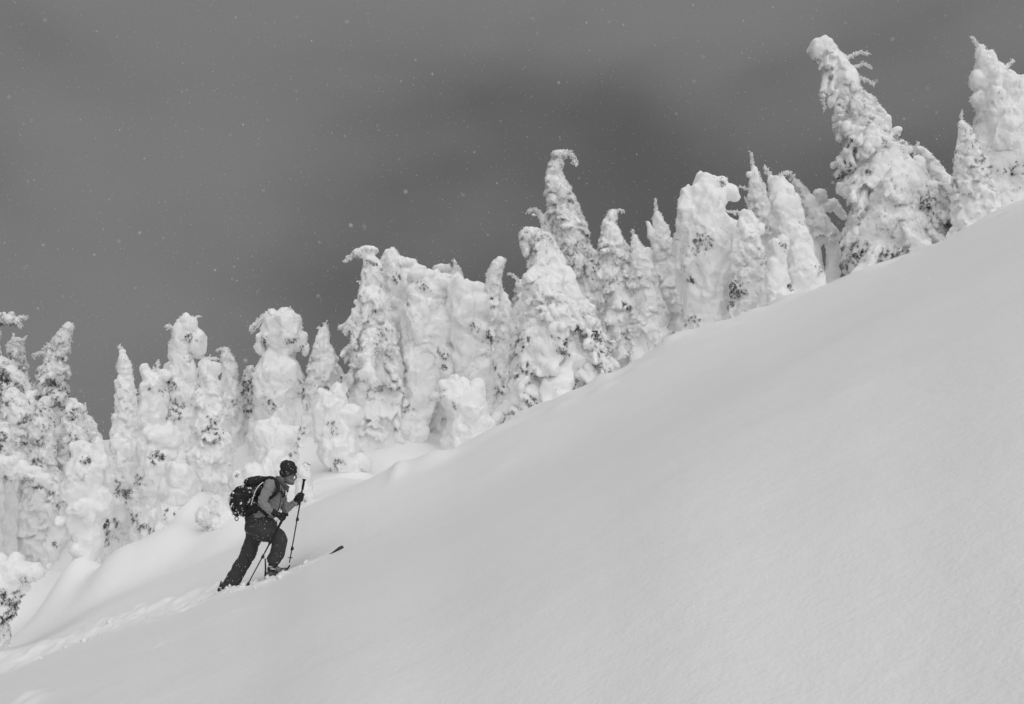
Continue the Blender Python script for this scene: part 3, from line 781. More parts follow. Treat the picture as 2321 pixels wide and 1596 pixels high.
def rime_branch(J, pts, r0, r1, rng, side=0.5, n_side=None, lump=True):
    """a twig thick with rime: stem with short side shoots along it; pts are points in space"""
    pts = [Vector(p) for p in pts]
    seg = []
    for a, c in zip(pts[:-1], pts[1:]):
        n = max(2, int((c - a).length / (r0 * 1.1)))
        for i in range(n): seg.append(a.lerp(c, i / n))
    seg.append(pts[-1])
    m = len(seg)
    rad = [(r0 + (r1 - r0) * i / (m - 1)) * rng.uniform(0.75, 1.25) for i in range(m)]
    seg = [s + Vector(rng.normal(0, r0 * 0.18, 3)) for s in seg]
    J.add(*tube(seg, rad, 6))
    for i in range(1, m - 1):
        for q in range(2):
            if rng.random() > 0.8: continue
            t = (seg[i + 1] - seg[i - 1]).normalized()
            o = Vector(rng.normal(0, 1, 3)); o = (o - t * o.dot(t)).normalized()
            ln = r0 * rng.uniform(1.2, 3.4) * (1.15 - 0.8 * i / m) * side * 2
            e = seg[i] + (t * 0.7 + o * 0.9 + Vector((0, 0, -0.15))).normalized() * ln
            mid = seg[i].lerp(e, 0.55) + Vector(rng.normal(0, ln * 0.06, 3))
            rr = r0 * rng.uniform(0.32, 0.55)
            J.add(*tube([seg[i], mid, e], [rr, rr * 1.1, rr * 0.35], 5))

def tree(label, Y, spine, style="lump", balls=(), twigs=(), patches=(), speck=1.0, thick=0.9, rough=1.0, frost=1.0, seed=None, sink=30, limbs=(), name="snow_laden_fir", trunk=(), vox=2.3, warp=1.0):
    """spine: (x, y, half width) from the top down, as seen in the view, standing at depth Y"""
    rng = np.random.default_rng(seed if seed is not None else int(spine[0][0] * 7 + spine[0][1] * 13 + 5000))
    m = Y / F
    sp = [(np.array(at(x, y, Y)), w * m * (1.06 if style == 'lump' else 1.08 * min(1.0, 0.78 + 0.22 * (y - spine[0][1]) / 80.0))) for x, y, w in spine]
    lx, ly, lw = spine[-1]
    foot = np.array(at(lx, ly + sink, Y))
    if sink > 20:
        foot[2] = min(foot[2], float(ground(foot[0:1], foot[1:2], False)[0]) - 0.45)
    sp.append((foot, lw * m * 1.45))
    B = Blobs()
    fwd = np.array((0, 1.0, 0))
    total = 0
    for (a, ra), (c, rc) in zip(sp[:-1], sp[1:]):
        d = np.linalg.norm(c - a)
        n = max(1, int(d / (0.30 * max(0.5 * (ra + rc), 2 * m))))
        for i in range(n):
            t = i / n
            p, r = a + (c - a) * t, ra + (rc - ra) * t
            total += 1
            core = 0.74 if style == "fir" else 0.86
            B.ball(p + rng.normal(0, 0.03 * r, 3), (r * core, r * core * thick, r * 0.62))
            if style == "lump":
                for k in range(3):
                    ph = rng.uniform(0, 2 * math.pi)
                    q = r * rng.uniform(0.30, 0.55)
                    o = r * 0.99 - q
                    B.ball(p + (math.cos(ph) * o, math.sin(ph) * o * thick, rng.normal(0, 0.2 * r)), (q, q, q * rng.uniform(1.3, 2.6)))
            else:   # boughs that hang outward and down under their load
                fir = style == "fir"
                for k in range(6 if fir else 5):
                    ph = rng.uniform(0, 2 * math.pi)
                    q = min(r * (rng.uniform(0.11, 0.22) if fir else rng.uniform(0.18, 0.30)), 0.26)
                    ln = r * (rng.uniform(0.42, 0.72) if fir else rng.uniform(0.40, 0.65))
                    tilt = math.radians(rng.uniform(36, 72) if fir else rng.uniform(40, 82))
                    ax = np.array((math.cos(ph) * math.cos(tilt), math.sin(ph) * thick * math.cos(tilt), -math.sin(tilt)))
                    o = max(r * 1.05 - ln * math.cos(tilt), r * 0.3)
                    cpt = p + np.array((math.cos(ph) * o, math.sin(ph) * o * thick, -0.15 * r))
                    B.ball(cpt, (ln, q * (1.7 if fir else 1.3), q * (0.6 if fir else 0.8)), rot_to(ax, rng.normal(0, 0.4)))
                    tip = cpt + ax * ln * 0.7
                    side_ = np.cross(ax, (0, 0, 1)); side_ /= np.linalg.norm(side_) + 1e-6
                    for kk in (-1, 1):
                        a2 = ax * 0.8 + side_ * kk * 0.7
                        B.ball(tip + side_ * kk * q * 0.9, (q * rng.uniform(0.9, 1.6), q * 0.45, q * 0.35), rot_to(a2))
    for bl in balls:
        x, y, rx, ry = bl[:4]
        dY = bl[4] if len(bl) > 4 else 0.0
        p = np.array(at(x, y, Y + dY))
        B.ball(p, (rx * m, (rx + ry) * 0.5 * m, ry * m), fine=True)
        for k in range(7):
            a, e = rng.uniform(0, 6.28), rng.uniform(-1, 1)
            q = min(rx, ry) * m * rng.uniform(0.3, 0.5)
            dv = np.array((math.cos(a) * rx, math.sin(a) * (rx + ry) * 0.5, e * ry)) * m
            dv *= 0.72 / max(1, np.linalg.norm((math.cos(a), math.sin(a), e)))
            B.ball(p + dv * 1.1, q)
    for lm in limbs:   # snow-covered side limbs: (x, y, r[, dY]) chains
        B.limb([(np.array(at(q[0], q[1], Y + (q[3] if len(q) > 3 else 0))), q[2] * m) for q in lm])
        for q in lm:
            for k in range(3):
                rr = q[2] * m * rng.uniform(0.4, 0.7)
                B.ball(np.array(at(q[0], q[1], Y + (q[3] if len(q) > 3 else 0))) + rng.normal(0, q[2] * m * 0.55, 3), rr)
    me = B.skin(vox * m, 3, 0.5)
    base = at(lx, ly, Y)
    v = get_co(me)
    mean_w = np.mean([w for _, w in sp])
    fw = max(mean_w, 14 * m)
    o1 = seed_off(rng)
    # the load sags and slumps out of true
    zs = np.array([p[2] for p, _ in sp]); ws = np.array([w for _, w in sp])
    od = np.argsort(zs)
    loc = np.interp(v[:, 2], zs[od], ws[od])
    small = [(np.array(at(q[0], q[1], Y + (q[4] if len(q) > 4 else 0))), min(q[2], q[3]) * m) for q in balls]
    small += [(np.array(at(q[0], q[1], Y + (q[3] if len(q) > 3 else 0))), q[2] * m) for lm in limbs for q in lm]
    for c, r in small:
        loc = np.where(np.linalg.norm(v - c, axis=1) < 1.5 * r, np.minimum(loc, 1.1 * r), loc)
    amp = np.minimum(fw, loc) * warp
    v = v + vec_noise(v / (1.3 * fw) + o1, 3) * (0.22 * amp)[:, None] + vec_noise(v / (0.45 * fw) + o1, 5) * (0.10 * amp)[:, None]
    set_co(me, v)
    nn = get_no(me)
    PATCH = np.zeros(len(v))
    for (px, py, pr, dens) in patches:
        c = np.array(at(px, py, Y))
        dd = np.hypot(v[:, 0] - c[0], v[:, 2] - c[2]) / (pr * m)
        PATCH = np.maximum(PATCH, np.clip(1.25 - dd, 0, 1) * min(1.1, 0.45 + 0.35 * dens))
    el = 0.55 if style == "lump" else 0.8
    q1 = v * (1, 1, el)
    b1 = billow(q1 / (0.75 * fw) + o1, 11, 2)
    lam = max(0.26 * fw, 7.0 * m)
    b2 = billow(v * (1, 1, 0.72) / lam + o1, 17, 3, 0.6)
    patchy = np.clip(0.38 + 1.8 * fbm(v / (mean_w * 1.4) + 7.7, 50, 2), 0.0, 1.0)     # smooth drifted places between the rimed ones
    up = np.clip(nn[:, 2], 0, 1)
    hgt = np.clip((v[:, 2] - zs.min() - 0.2) / max(0.3 * (zs.max() - zs.min()), 0.1), 0, 1)     # wind-packed and smooth low down
    rgh = rough * (0.35 + 0.65 * hgt) * ROUGH[style]
    k = rgh * (0.10 + 0.90 * patchy) * (1 - 0.5 * up ** 2)
    k = np.maximum(k, PATCH)
    b3 = billow(v * (1, 1, 0.9) / (9.0 * m) + o1, 23, 2, 0.6)
    disp = k * 2.0 * m * (b3 - 0.5) + rgh ** 0.5 * 0.15 * np.minimum(fw, loc * 1.2) * (b1 - 0.50) + k * 0.52 * lam * (b2 - 0.5)
    fine = gnoise(v / (6.0 * m), 66)
    hollow = PATCH * np.clip(0.5 - b2 + 0.4 * fine, 0, 1) * 16 * m
    v2 = v + nn * (disp - hollow)[:, None]
    v2[:, 2] -= np.maximum(disp, 0) * 0.45 * (1 - up)
    h2 = b2
    set_co(me, v2)
    root = empty(name, base)
    tag(root, label, "tree", GROUP)
    v_w = v2.copy()
    nn = get_no(me)
    set_co(me, v2 - np.array(base))
    crown = link_mesh("snow_crown", me, M_SNOW, root)
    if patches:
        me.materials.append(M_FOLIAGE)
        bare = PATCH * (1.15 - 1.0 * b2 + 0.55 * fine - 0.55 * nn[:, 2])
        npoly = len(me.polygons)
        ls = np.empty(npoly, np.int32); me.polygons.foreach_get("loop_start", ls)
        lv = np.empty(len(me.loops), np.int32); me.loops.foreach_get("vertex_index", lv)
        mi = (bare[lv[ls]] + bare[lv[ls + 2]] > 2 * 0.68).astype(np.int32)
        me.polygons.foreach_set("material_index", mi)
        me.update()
    # thin the mesh out
    dm = crown.modifiers.new("d", 'DECIMATE'); dm.ratio = 0.42
    thin = bpy.data.meshes.new_from_object(crown.evaluated_get(bpy.context.evaluated_depsgraph_get()))
    crown.modifiers.clear()
    crown.data = thin
    thin.name = "snow_crown"
    bpy.data.meshes.remove(me)
    # trunk inside the load
    tp = [np.array(p) for p, _ in sp]
    tw = [max(0.012, 0.16 * w) for _, w in sp]
    J = Joined(); J.add(*tube([tuple(p) for p in tp], tw, 8)); J.obj("trunk", M_BARK, root, base)
    # needles: under the lumps, in the creases, and in the named dark places
    facing = nn[:, 1] < 0.55
    bot = (v_w[:, 2] > base.z - 0.1)
    mask = fbm(v_w / (mean_w * 1.0) + 3.1, 61, 2)
    score = 0.9 * mask + 0.5 * fine - 0.35 * nn[:, 2] - 1.8 * (h2 - 0.5)
    cand = np.where(facing & bot & (nn[:, 2] < 0.5))[0]
    want = int(len(v_w) * 0.0062 * speck * {'lump': 0.55, 'column': 1.0, 'fir': 2.2}[style])
    if want > 3:
        best = cand[np.argsort(-score[cand])[:int(want * 1.8)]]
        pick = rng.choice(best, min(want, len(best)), replace=False)
        cut = int(len(pick) * (0.35 if style != 'fir' else 0.28))
        sprigs("needles", v_w[pick[:cut]], nn[pick[:cut]], 5.2 * m, M_NEEDLE, root, base, rng)
        sprigs("frosted_needles", v_w[pick[cut:]], nn[pick[cut:]], 6.0 * m, M_FROST, root, base, rng)
    if patches:
        PD, ND, PF, NF = [], [], [], []
        for (px, py, pr, dens) in patches:
            c = np.array(at(px, py, Y))
            dd = np.hypot(v_w[:, 0] - c[0], v_w[:, 2] - c[2]) / (pr * m)
            ok = np.where((dd < 1.0) & (nn[:, 1] < 0.5) & (nn[:, 2] < 0.55))[0]
            sc_ = fine[ok] - 0.7 * nn[ok, 2] - 1.2 * h2[ok] - 0.5 * dd[ok]
            n = int(min(len(ok) * 0.55, dens * pr * pr * 0.24))
            if n:
                best = ok[np.argsort(-sc_)[:int(n * 1.8)]]
                pick = rng.choice(best, min(n, len(best)), replace=False)
                c2 = int(len(pick) * 0.42)
                PD.append(v_w[pick[:c2]]); ND.append(nn[pick[:c2]]); PF.append(v_w[pick[c2:]]); NF.append(nn[pick[c2:]])
        if PD:
            sprigs("dark_bough_needles", np.concatenate(PD), np.concatenate(ND), 9.5 * m, M_NEEDLE, root, base, rng, hang=0.8)
            sprigs("frosted_bough_needles", np.concatenate(PF), np.concatenate(NF), 8.5 * m, M_FROST, root, base, rng, hang=0.8)
    # rime feathers: white twigs over the rough places, thickest along the outline
    side = np.where((nn[:, 1] < 0.6) & (nn[:, 2] < 0.75) & bot & (k > 0.30 * ROUGH[style]))[0]
    nf = int(min(len(side), len(v_w) * 0.058 * frost * ROUGH[style]))
    if nf > 3:
        pick = rng.choice(side, nf, replace=False)
        sprigs("rime_feathers", v_w[pick], nn[pick], 5.2 * m, M_RIME, root, base, rng, needles=6, hang=0.25, fat=0.17)
    for tw_ in twigs:
        pts, r0, r1 = tw_[0], tw_[1], tw_[2]
        J = Joined()
        W = [at(q[0], q[1], Y + (q[2] if len(q) > 2 else 0)) for q in pts]
        W[0] = W[0] + (W[0] - W[1]).normalized() * 9 * m
        rime_branch(J, W, r0 * 0.66 * m, r1 * 0.6 * m, rng)
        ob = J.obj("rimed_branch", M_RIME, root, base, smooth=True)
        PP, NN = [], []
        for a_, c_ in zip(W[:-1], W[1:]):
            n_ = max(3, int((c_ - a_).length / (1.25 * m)))
            for i_ in range(n_):
                for q_ in range(2):
                    PP.append(np.array(a_.lerp(c_, (i_ + rng.random()) / n_)) + rng.normal(0, r0 * 0.4 * m, 3))
                    NN.append(np.array((c_ - a_).normalized()) * 0.7 + rng.normal(0, 0.6, 3))
        sprigs("rimed_twigs", np.array(PP), np.array(NN), (4.2 + 1.15 * r0) * m, M_RIME, ob, base, rng, needles=6, hang=0.1, fat=0.17)
    for tk in trunk:
        J = Joined()
        J.add(*tube([at(q[0], q[1], Y + (q[3] if len(q) > 3 else 0)) for q in tk], [q[2] * m for q in tk], 8))
        J.obj("bare_stem", M_STEM, root, base)
    return root

def seed_off(rng): return rng.uniform(0, 50, 3)

for a_, kw_ in SPECS:
    tree(*a_, **kw_)
# ------------------------------------------------------------------ the ski tourer
SD = 14.0
MS = SD / F                      # metres per view unit at the skier
def K(cx, cy, dy=0.0):
    """point from the close-up of the skier (crop at 480,1080, 3.99x): cx, cy, and metres toward (-) or away from (+) the lens"""
    return np.array(at(445.6 + cx * 0.2327, 1002.7 + cy * 0.2327, SD + dy))
KM = 0.2327 * MS                 # metres per close-up unit

M_SKIN = plain("weathered_skin", 0.19, 0.5, 0.4, 40, 0.15, 0.1)
M_BEARD = plain("beard_stubble", 0.13, 0.8, 0.2, 140, 0.4, 0.3)
M_EYE = plain("eye", 0.03, 0.3, 0.5, 10, 0.1, 0)
M_SHIRT = plain("heather_grey_jacket", 0.26, 0.8, 0.15, 90, 0.14, 0.25, 0.004)
M_PANTS = plain("dark_shell_trousers", 0.05, 0.65, 0.25, 30, 0.18, 0.25, 0.004)
M_HAT = plain("knitted_hat", 0.038, 0.9, 0.1, 120, 0.35, 0.6, 0.006)
M_PACK = plain("black_pack_cloth", 0.017, 0.6, 0.3, 40, 0.3, 0.25, 0.005)
M_STRAP = plain("black_webbing", 0.014, 0.6, 0.3, 60, 0.2, 0.2)
M_GLOVE = plain("black_glove", 0.018, 0.6, 0.3, 80, 0.3, 0.3)
M_CUFF = plain("pale_glove_cuff", 0.55, 0.6, 0.3, 50, 0.1, 0.1)
M_BOOT = plain("grey_boot_shell", 0.10, 0.4, 0.5, 30, 0.2, 0.1)
M_BOOTD = plain("black_boot_shell", 0.02, 0.4, 0.5, 30, 0.2, 0.1)
M_METAL = plain("steel_buckle", 0.55, 0.3, 0.6, 20, 0.1, 0)
M_POLE = plain("black_pole_shaft", 0.02, 0.35, 0.5, 20, 0.2, 0)
M_GRIP = plain("black_pole_grip", 0.025, 0.7, 0.2, 90, 0.2, 0.3)
M_PIPE = plain("white_piping", 0.70, 0.6, 0.3, 20, 0.05, 0)
M_SKI = plain("dark_ski_topsheet", 0.05, 0.4, 0.5, 14, 0.4, 0)
M_SKIE = plain("steel_ski_edge", 0.3, 0.3, 0.6, 14, 0.2, 0)
M_FLAKE = plain("snowflake", 0.92, 0.7, 0.1, 20, 0.02, 0)

foot0 = K(600, 1420)
person = empty("person", foot0)
tag(person, "person in a dark beanie and grey top, striding uphill on skis", "person")
PO = np.array(foot0)

def skin_obj(B, name, mat, parent, voxel, smooth, origin, crease=None):
    me = B.skin(voxel, smooth, 0.5)
    v = get_co(me)
    if crease:
        nn = get_no(me)
        for (lam, amp, st) in crease:
            v = v + nn * (amp * (billow(v * st / lam, 91, 2) - 0.5))[:, None]
    set_co(me, v - np.asarray(origin))
    return link_mesh(name, me, mat, parent)

# joints, near side (his right) toward the lens = negative dy
R, Lf = -1, 1
hip_r, hip_l = K(590, 800, -0.10), K(570, 805, 0.09)
knee_l, ank_l, toe_l = K(470, 1130, 0.13), K(285, 1400, 0.13), K(350, 1440, 0.13)
knee_r, ank_r, toe_r = K(815, 920, -0.12), K(752, 1215, -0.11), K(850, 1265, -0.11)
pelvis, waist, chest, neckb = K(580, 770), K(660, 650), K(740, 500), K(815, 385)
sh_r, el_r, wr_r = K(715, 430, -0.19), K(640, 575, -0.24), K(750, 690, -0.20)
sh_l, el_l, wr_l = K(800, 440, 0.17), K(865, 665, 0.22), K(980, 560, 0.24)
head = K(890, 300)

B = Blobs()
def bl(pts): B.limb([(p, r) for p, r in pts])
bl([(pelvis, .125), (waist, .115), (chest, .135), (neckb, .075), (K(858, 335), .060), (head, .068)])
bl([(sh_r, .062), (chest, .11), (sh_l, .062)])
bl([(sh_r, .050), (el_r, .040), (wr_r, .028)])
bl([(sh_l, .050), (el_l, .040), (wr_l, .028)])
bl([(hip_l, .085), (knee_l, .055), (ank_l, .040), (toe_l, .035)])
bl([(hip_r, .085), (knee_r, .056), (ank_r, .040), (toe_r, .035)])
# head: skull, brow, nose, cheeks, jaw, chin and ears, facing up the slope
B.ball(K(883, 268), (.088, .074, .100), fine=True)
B.ball(K(905, 325), (.066, .058, .075), fine=True)
B.ball(K(925, 380), (.040, .038, .034))          # chin and jaw
B.limb([(K(870, 360), .040), (K(900, 388), .036), (K(930, 392), .026)])
for s in (-1, 1):
    B.limb([(K(872, 345, s * .040), .030), (K(915, 388, s * .026), .024)])
    B.ball(K(928, 335, s * .036), (.026, .020, .022))          # cheek
    B.ball(K(948, 300, s * .028), (.018, .020, .010))          # brow
    B.ball(K(862, 318, s * .074), (.018, .009, .030))          # ear
B.limb([(K(958, 302), .012), (K(968, 330), .013), (K(974, 345), .0145)])     # nose
B.ball(K(967, 352), (.013, .016, .010))
B.ball(K(955, 366), (.013, .020, .006)); B.ball(K(951, 376), (.013, .019, .007))   # lips
skin_obj(B, "body", M_SKIN, person, 0.0085, 2, PO)
for s in (-1, 1):
    J = Joined(); bv, bf = ICO2
    J.add(bv * (.010, .012, .009) + K(957, 315, s * .030), bf); J.obj("eye", M_EYE, person, PO)
    Bb = Blobs(); Bb.limb([(K(940, 298, s * .018), .006), (K(955, 300, s * .034), .006), (K(938, 303, s * .052), .005)])
    skin_obj(Bb, "eyebrow", M_BEARD, person, .004, 1, PO)
# beard along the jaw
B = Blobs()
for s in (-1, 1):
    B.limb([(K(868, 335, s * .062), .016), (K(878, 372, s * .050), .024), (K(908, 396, s * .034), .026), (K(932, 402, s * .012), .022)])
B.limb([(K(950, 360, -.02), .007), (K(957, 358, 0), .008), (K(950, 360, .02), .007)])
B.ball(K(935, 398), (.026, .028, .018))
skin_obj(B, "beard", M_BEARD, person, .005, 1, PO)
# hat: slouchy knitted beanie with a folded band, ribs running up it
B = Blobs()
B.ball(K(892, 258), (.108, .098, .100), rot_to((math.cos(.35), 0, -math.sin(.35)) ), fine=True)
B.ball(K(880, 222), (.088, .084, .072), fine=True)
B.ball(K(850, 236), (.056, .060, .055)); B.ball(K(908, 218), (.075, .068, .055)); B.ball(K(885, 205), (.05, .05, .035)); B.ball(K(935, 252), (.066, .068, .050))
B.limb([(K(838, 318, 0), .038), (K(832, 290, 0), .040)])
me = B.skin(.006, 4, .5); v = get_co(me); nn = get_no(me)
c0 = K(888, 300)
rel = v - c0
ang = np.arctan2(rel[:, 1], rel[:, 0])
v = v + nn * (0.0028 * np.sin(ang * 34) + 0.006 * gnoise(v / .05, 4))[:, None]
set_co(me, v - PO); hat = link_mesh("beanie", me, M_HAT, person)
B = Blobs()
for k in range(40):
    a = 2 * math.pi * k / 40
    p = K(900, 292) + np.array((math.cos(a) * .093, math.sin(a) * .086, -math.cos(a) * -.010))
    p[2] += -0.016 * (1 - math.cos(a)) * 1.4 + 0.0
    B.ball(p, (.018, .018, .027))
skin_obj(B, "folded_band", M_HAT, hat, .006, 2, PO, [(.02, .004, (1, 1, .4))])

# trousers: loose shell trousers with creases
B = Blobs(); 
bl([(K(575, 735), .150), (K(590, 800), .160)])
bl([(K(640, 760, -.02), .125), (K(700, 800, -.07), .115)])
B.ball(K(590, 820), (.175, .165, .14), fine=True)
bl([(K(580, 800, -.075), .125), (K(600, 850, -.085), .135), (K(700, 885, -.11), .130), (K(790, 915, -.12), .115), (K(812, 960, -.12), .112), (K(800, 1040, -.115), .104), (K(778, 1095, -.11), .104), (K(762, 1128, -.11), .104)])
bl([(K(575, 800, .07), .130), (K(555, 930, .11), .122), (K(505, 1080, .13), .110), (K(455, 1170, .13), .106), (K(395, 1270, .13), .108), (K(345, 1360, .13), .112), (K(325, 1400, .13), .108)])
me = B.skin(.009, 5, .5); v = get_co(me); nn = get_no(me)
w = gnoise(v * (1, 1, 1) / .13, 12); 
fold = billow((v @ np.array([[.8, 0, .6], [0, .6, 0], [-.6, 0, .8]])) * (1.0, .8, 1.35) / .22 + 3.3, 92, 2)
v = v + nn * (0.028 * (fold - 0.55) + 0.010 * w)[:, None]
set_co(me, v - PO); tro = link_mesh("trousers", me, M_PANTS, person)
# pocket flap and side zip
J = Joined(); J.add(*tube([K(520, 800, -.245), K(545, 785, -.262), K(575, 770, -.265)], [.006, .007, .006], 6)); J.obj("pocket_zip", M_STRAP, tro, PO)
J = Joined(); J.add(*tube([K(605, 755, -.262), K(602, 790, -.262)], [.006, .004], 6)); J.obj("zip_pull", M_STRAP, tro, PO)

# jacket
B = Blobs()
bl([(K(600, 700), .140), (K(660, 640), .145), (K(720, 540), .155), (K(765, 450), .145), (K(790, 400), .100)])
bl([(K(640, 715, 0), .135), (K(705, 670, -.02), .13), (K(745, 600, 0), .12)])
bl([(K(720, 420, -.10), .10), (K(765, 440, 0), .14), (K(800, 430, .10), .095)])
bl([(K(718, 415, -.16), .078), (K(700, 455, -.21), .076), (K(660, 530, -.245), .070), (K(640, 575, -.255), .066), (K(680, 635, -.245), .058), (K(735, 690, -.215), .046)])
bl([(K(800, 430, .13), .075), (K(835, 560, .20), .066), (K(868, 655, .22), .062), (K(920, 615, .235), .054), (K(972, 575, .245), .046)])
me = B.skin(.008, 5, .5); v = get_co(me); nn = get_no(me)
fold = billow(v * (1.6, 0.6, 1.6) / .10 + 1.3, 93, 2)
v = v + nn * (0.026 * (fold - 0.55))[:, None]
set_co(me, v - PO); jac = link_mesh("jacket", me, M_SHIRT, person)
# collar, hood roll, front zip
B = Blobs()
B.limb([(K(790, 350, -.05), .028), (K(815, 385, -.085), .030), (K(865, 425, -.05), .030), (K(885, 440, 0), .028), (K(865, 425, .05), .028), (K(810, 380, .08), .03), (K(785, 345, .04), .028), (K(790, 350, -.05), .028)])
B.limb([(K(880, 440, -.03), .025), (K(885, 475, -.02), .020)])
skin_obj(B, "collar", plain("darker_grey_collar", 0.11, .85, .1, 90, .2, .3), jac, .007, 3, PO, [(.05, .010, (1, 1, 1))])
J = Joined(); J.add(*tube([K(886, 470, -.05), K(872, 540, -.09), K(840, 620, -.11), K(800, 690, -.10)], [.004] * 4, 6)); J.obj("front_zip", M_STRAP, jac, PO)
J = Joined()
for dc in (-6, 6): J.add(*tube([K(720 + dc, 700, -.26), K(738 + dc, 660, -.265)], [.003, .003], 5))
J.obj("cuff_seam", M_STRAP, jac, PO)

# gloves: palm, four fingers and a thumb closed round the poles
def glove(wrist, palm, axis_top, axis_bot, thumb_up, seg, label):
    """palm beside the pole; fingers curl round it. axis_top/bot: two points on the pole"""
    wrist, palm = np.asarray(wrist), np.asarray(palm)
    a = np.asarray(axis_top) - np.asarray(axis_bot); L_ = np.linalg.norm(a); a = a / L_
    c = np.asarray(axis_bot) + a * np.dot(palm - np.asarray(axis_bot), a)
    o = palm - c; o -= a * np.dot(o, a); o /= np.linalg.norm(o)
    s = np.cross(a, o)
    if s[1] > 0: s = -s          # knuckles on the lens side
    Bg = Blobs()
    Bg.limb([(wrist, .040), (wrist + (palm - wrist) * .5, .040), (palm, .044)])
    for k, (off, ln) in enumerate(((.036, .95), (.012, 1.05), (-.012, 1.0), (-.036, .85))):
        rr = .0155
        base = c + a * off
        pts = []
        for j, (ang, rad) in enumerate(((-0.5, .050), (0.45, .044), (1.35, .036), (2.2, .031), (2.9, .029))):
            ang *= ln
            pts.append((base + (o * math.cos(ang) + s * math.sin(ang)) * rad, rr * (1.12 - .08 * j)))
        Bg.limb(pts)
    tb = palm + a * .020
    Bg.limb([(tb, .021), (c + a * .055 + o * .032 - s * .016, .019), (c + a * .062 - o * .012 - s * .028, .016), (c + a * .052 - o * .034 - s * .010, .014)])
    g = skin_obj(Bg, "glove", M_GLOVE, person, .0055, 2, PO, [(.022, .004, (1, 1, 1))])
    B2 = Blobs(); d = (wrist - palm) / np.linalg.norm(wrist - palm)
    B2.limb([(wrist + d * .0, .050), (wrist + d * .035, .052)])
    skin_obj(B2, "cuff", M_GLOVE, g, .006, 2, PO)
    return g
near_top, near_tip = K(858, 712, -.27), K(472, 1432, -.30)
far_top, far_tip = K(1047, 365, .26), K(905, 1172, .22)
glove(K(760, 690, -.225), K(808, 712, -.25), near_top, near_tip, True, 0, None)
glove(K(975, 565, .245), K(985, 538, .235), far_top, far_tip, True, 0, None)

# ---- poles
def pole(label, top, tip, grip_len, buckles, strap):
    root = empty("ski_pole", top)
    tag(root, label, "ski pole", "ski poles")
    O = np.array(top); top, tip = np.asarray(top), np.asarray(tip)
    a = (tip - top); Ln = np.linalg.norm(a); a /= Ln
    P = lambda t: top + a * t
    J = Joined(); J.add(*tube([P(.02), P(Ln * .5), P(Ln * .5 + .002), P(Ln)], [.0105, .0105, .0088, .0080], 10)); J.obj("shaft", M_POLE, root, O)
    J = Joined()
    n = 14; rad = [.026, .027, .018] + [.0165 + .0022 * (i % 2) for i in range(n)] + [.0145]
    ts = [-.012, .004, .014] + [.02 + (grip_len - .02) * i / n for i in range(n)] + [grip_len]
    J.add(*tube([P(t) for t in ts], rad, 12)); J.obj("grip", M_GRIP, root, O)
    for t in buckles:
        J = Joined(); J.add(*tube([P(t - .028), P(t - .024), P(t + .024), P(t + .028)], [.010, .0165, .0165, .010], 10))
        side = np.cross(a, (0, 1, 0)); side /= np.linalg.norm(side)
        J.add(*tube([P(t - .018) + side * .018, P(t + .018) + side * .021], [.007, .006], 6)); J.obj("lock_collar", M_POLE, root, O)
    J = Joined(); J.add(*tube([P(Ln - .075), P(Ln - .070), P(Ln - .062)], [.012, .045, .014], 14)); J.obj("basket", M_POLE, root, O)
    if strap:
        J = Joined(); J.add(*tube([K(*q) for q in strap], [.007 if strap[0][2] < 0 else .007] * len(strap), 6)); J.obj("wrist_strap", M_CUFF if strap[0][2] < 0 else M_STRAP, root, O)
    return root
pole("near black ski pole slanting back from the right glove past the knee", near_top, near_tip, .44, (.62, 1.03),
     [(800, 770, -.29), (770, 760, -.30), (752, 740, -.30), (768, 732, -.30), (790, 760, -.29)])
pole("far black ski pole planted upright ahead of the front knee", far_top, far_tip, .14, (.56, .97), [(1030, 455, .25), (1010, 500, .26), (1005, 560, .25)])

# ---- pack
pk = empty("backpack", K(480, 600))
PKO = np.array(K(480, 600))
tag(pk, "full black backpack dotted with snow on the skier's back", "backpack")
B = Blobs()
B.limb([(K(560, 640, 0), .155), (K(470, 610, 0), .16), (K(440, 530, 0), .155), (K(520, 500, 0), .155), (K(620, 460, 0), .10)])
for s in (-1, 1):
    B.limb([(K(455, 640, s * .10), .10), (K(420, 540, s * .10), .11), (K(500, 490, s * .11), .095), (K(610, 465, s * .10), .075)])
    B.limb([(K(560, 660, s * .12), .06), (K(480, 690, s * .10), .05)])
B.ball(K(400, 590), (.095, .14, .17)); B.ball(K(500, 660), (.16, .16, .075))
skin_obj(B, "pack_body", M_PACK, pk, .010, 6, PKO, [(.16, .026, (1, 1, 1)), (.05, .006, (1, 1, 1))])
B = Blobs()
B.limb([(K(535, 385, -.08), .075), (K(640, 375, -.06), .065), (K(720, 352, -.04), .030)])
B.limb([(K(535, 385, .08), .075), (K(640, 375, .06), .065), (K(720, 352, .04), .030)])
B.limb([(K(520, 400, 0), .085), (K(600, 378, 0), .082)])
skin_obj(B, "top_lid", M_PACK, pk, .009, 5, PKO, [(.12, .020, (1, 1, 1))])
B = Blobs()
B.limb([(K(372, 520, -.06), .06), (K(368, 600, -.06), .07), (K(395, 680, -.05), .06)]); B.limb([(K(372, 520, .06), .06), (K(368, 600, .06), .07), (K(395, 680, .05), .06)])
skin_obj(B, "rear_pocket", M_PACK, pk, .009, 4, PKO, [(.1, .016, (1, 1, 1))])
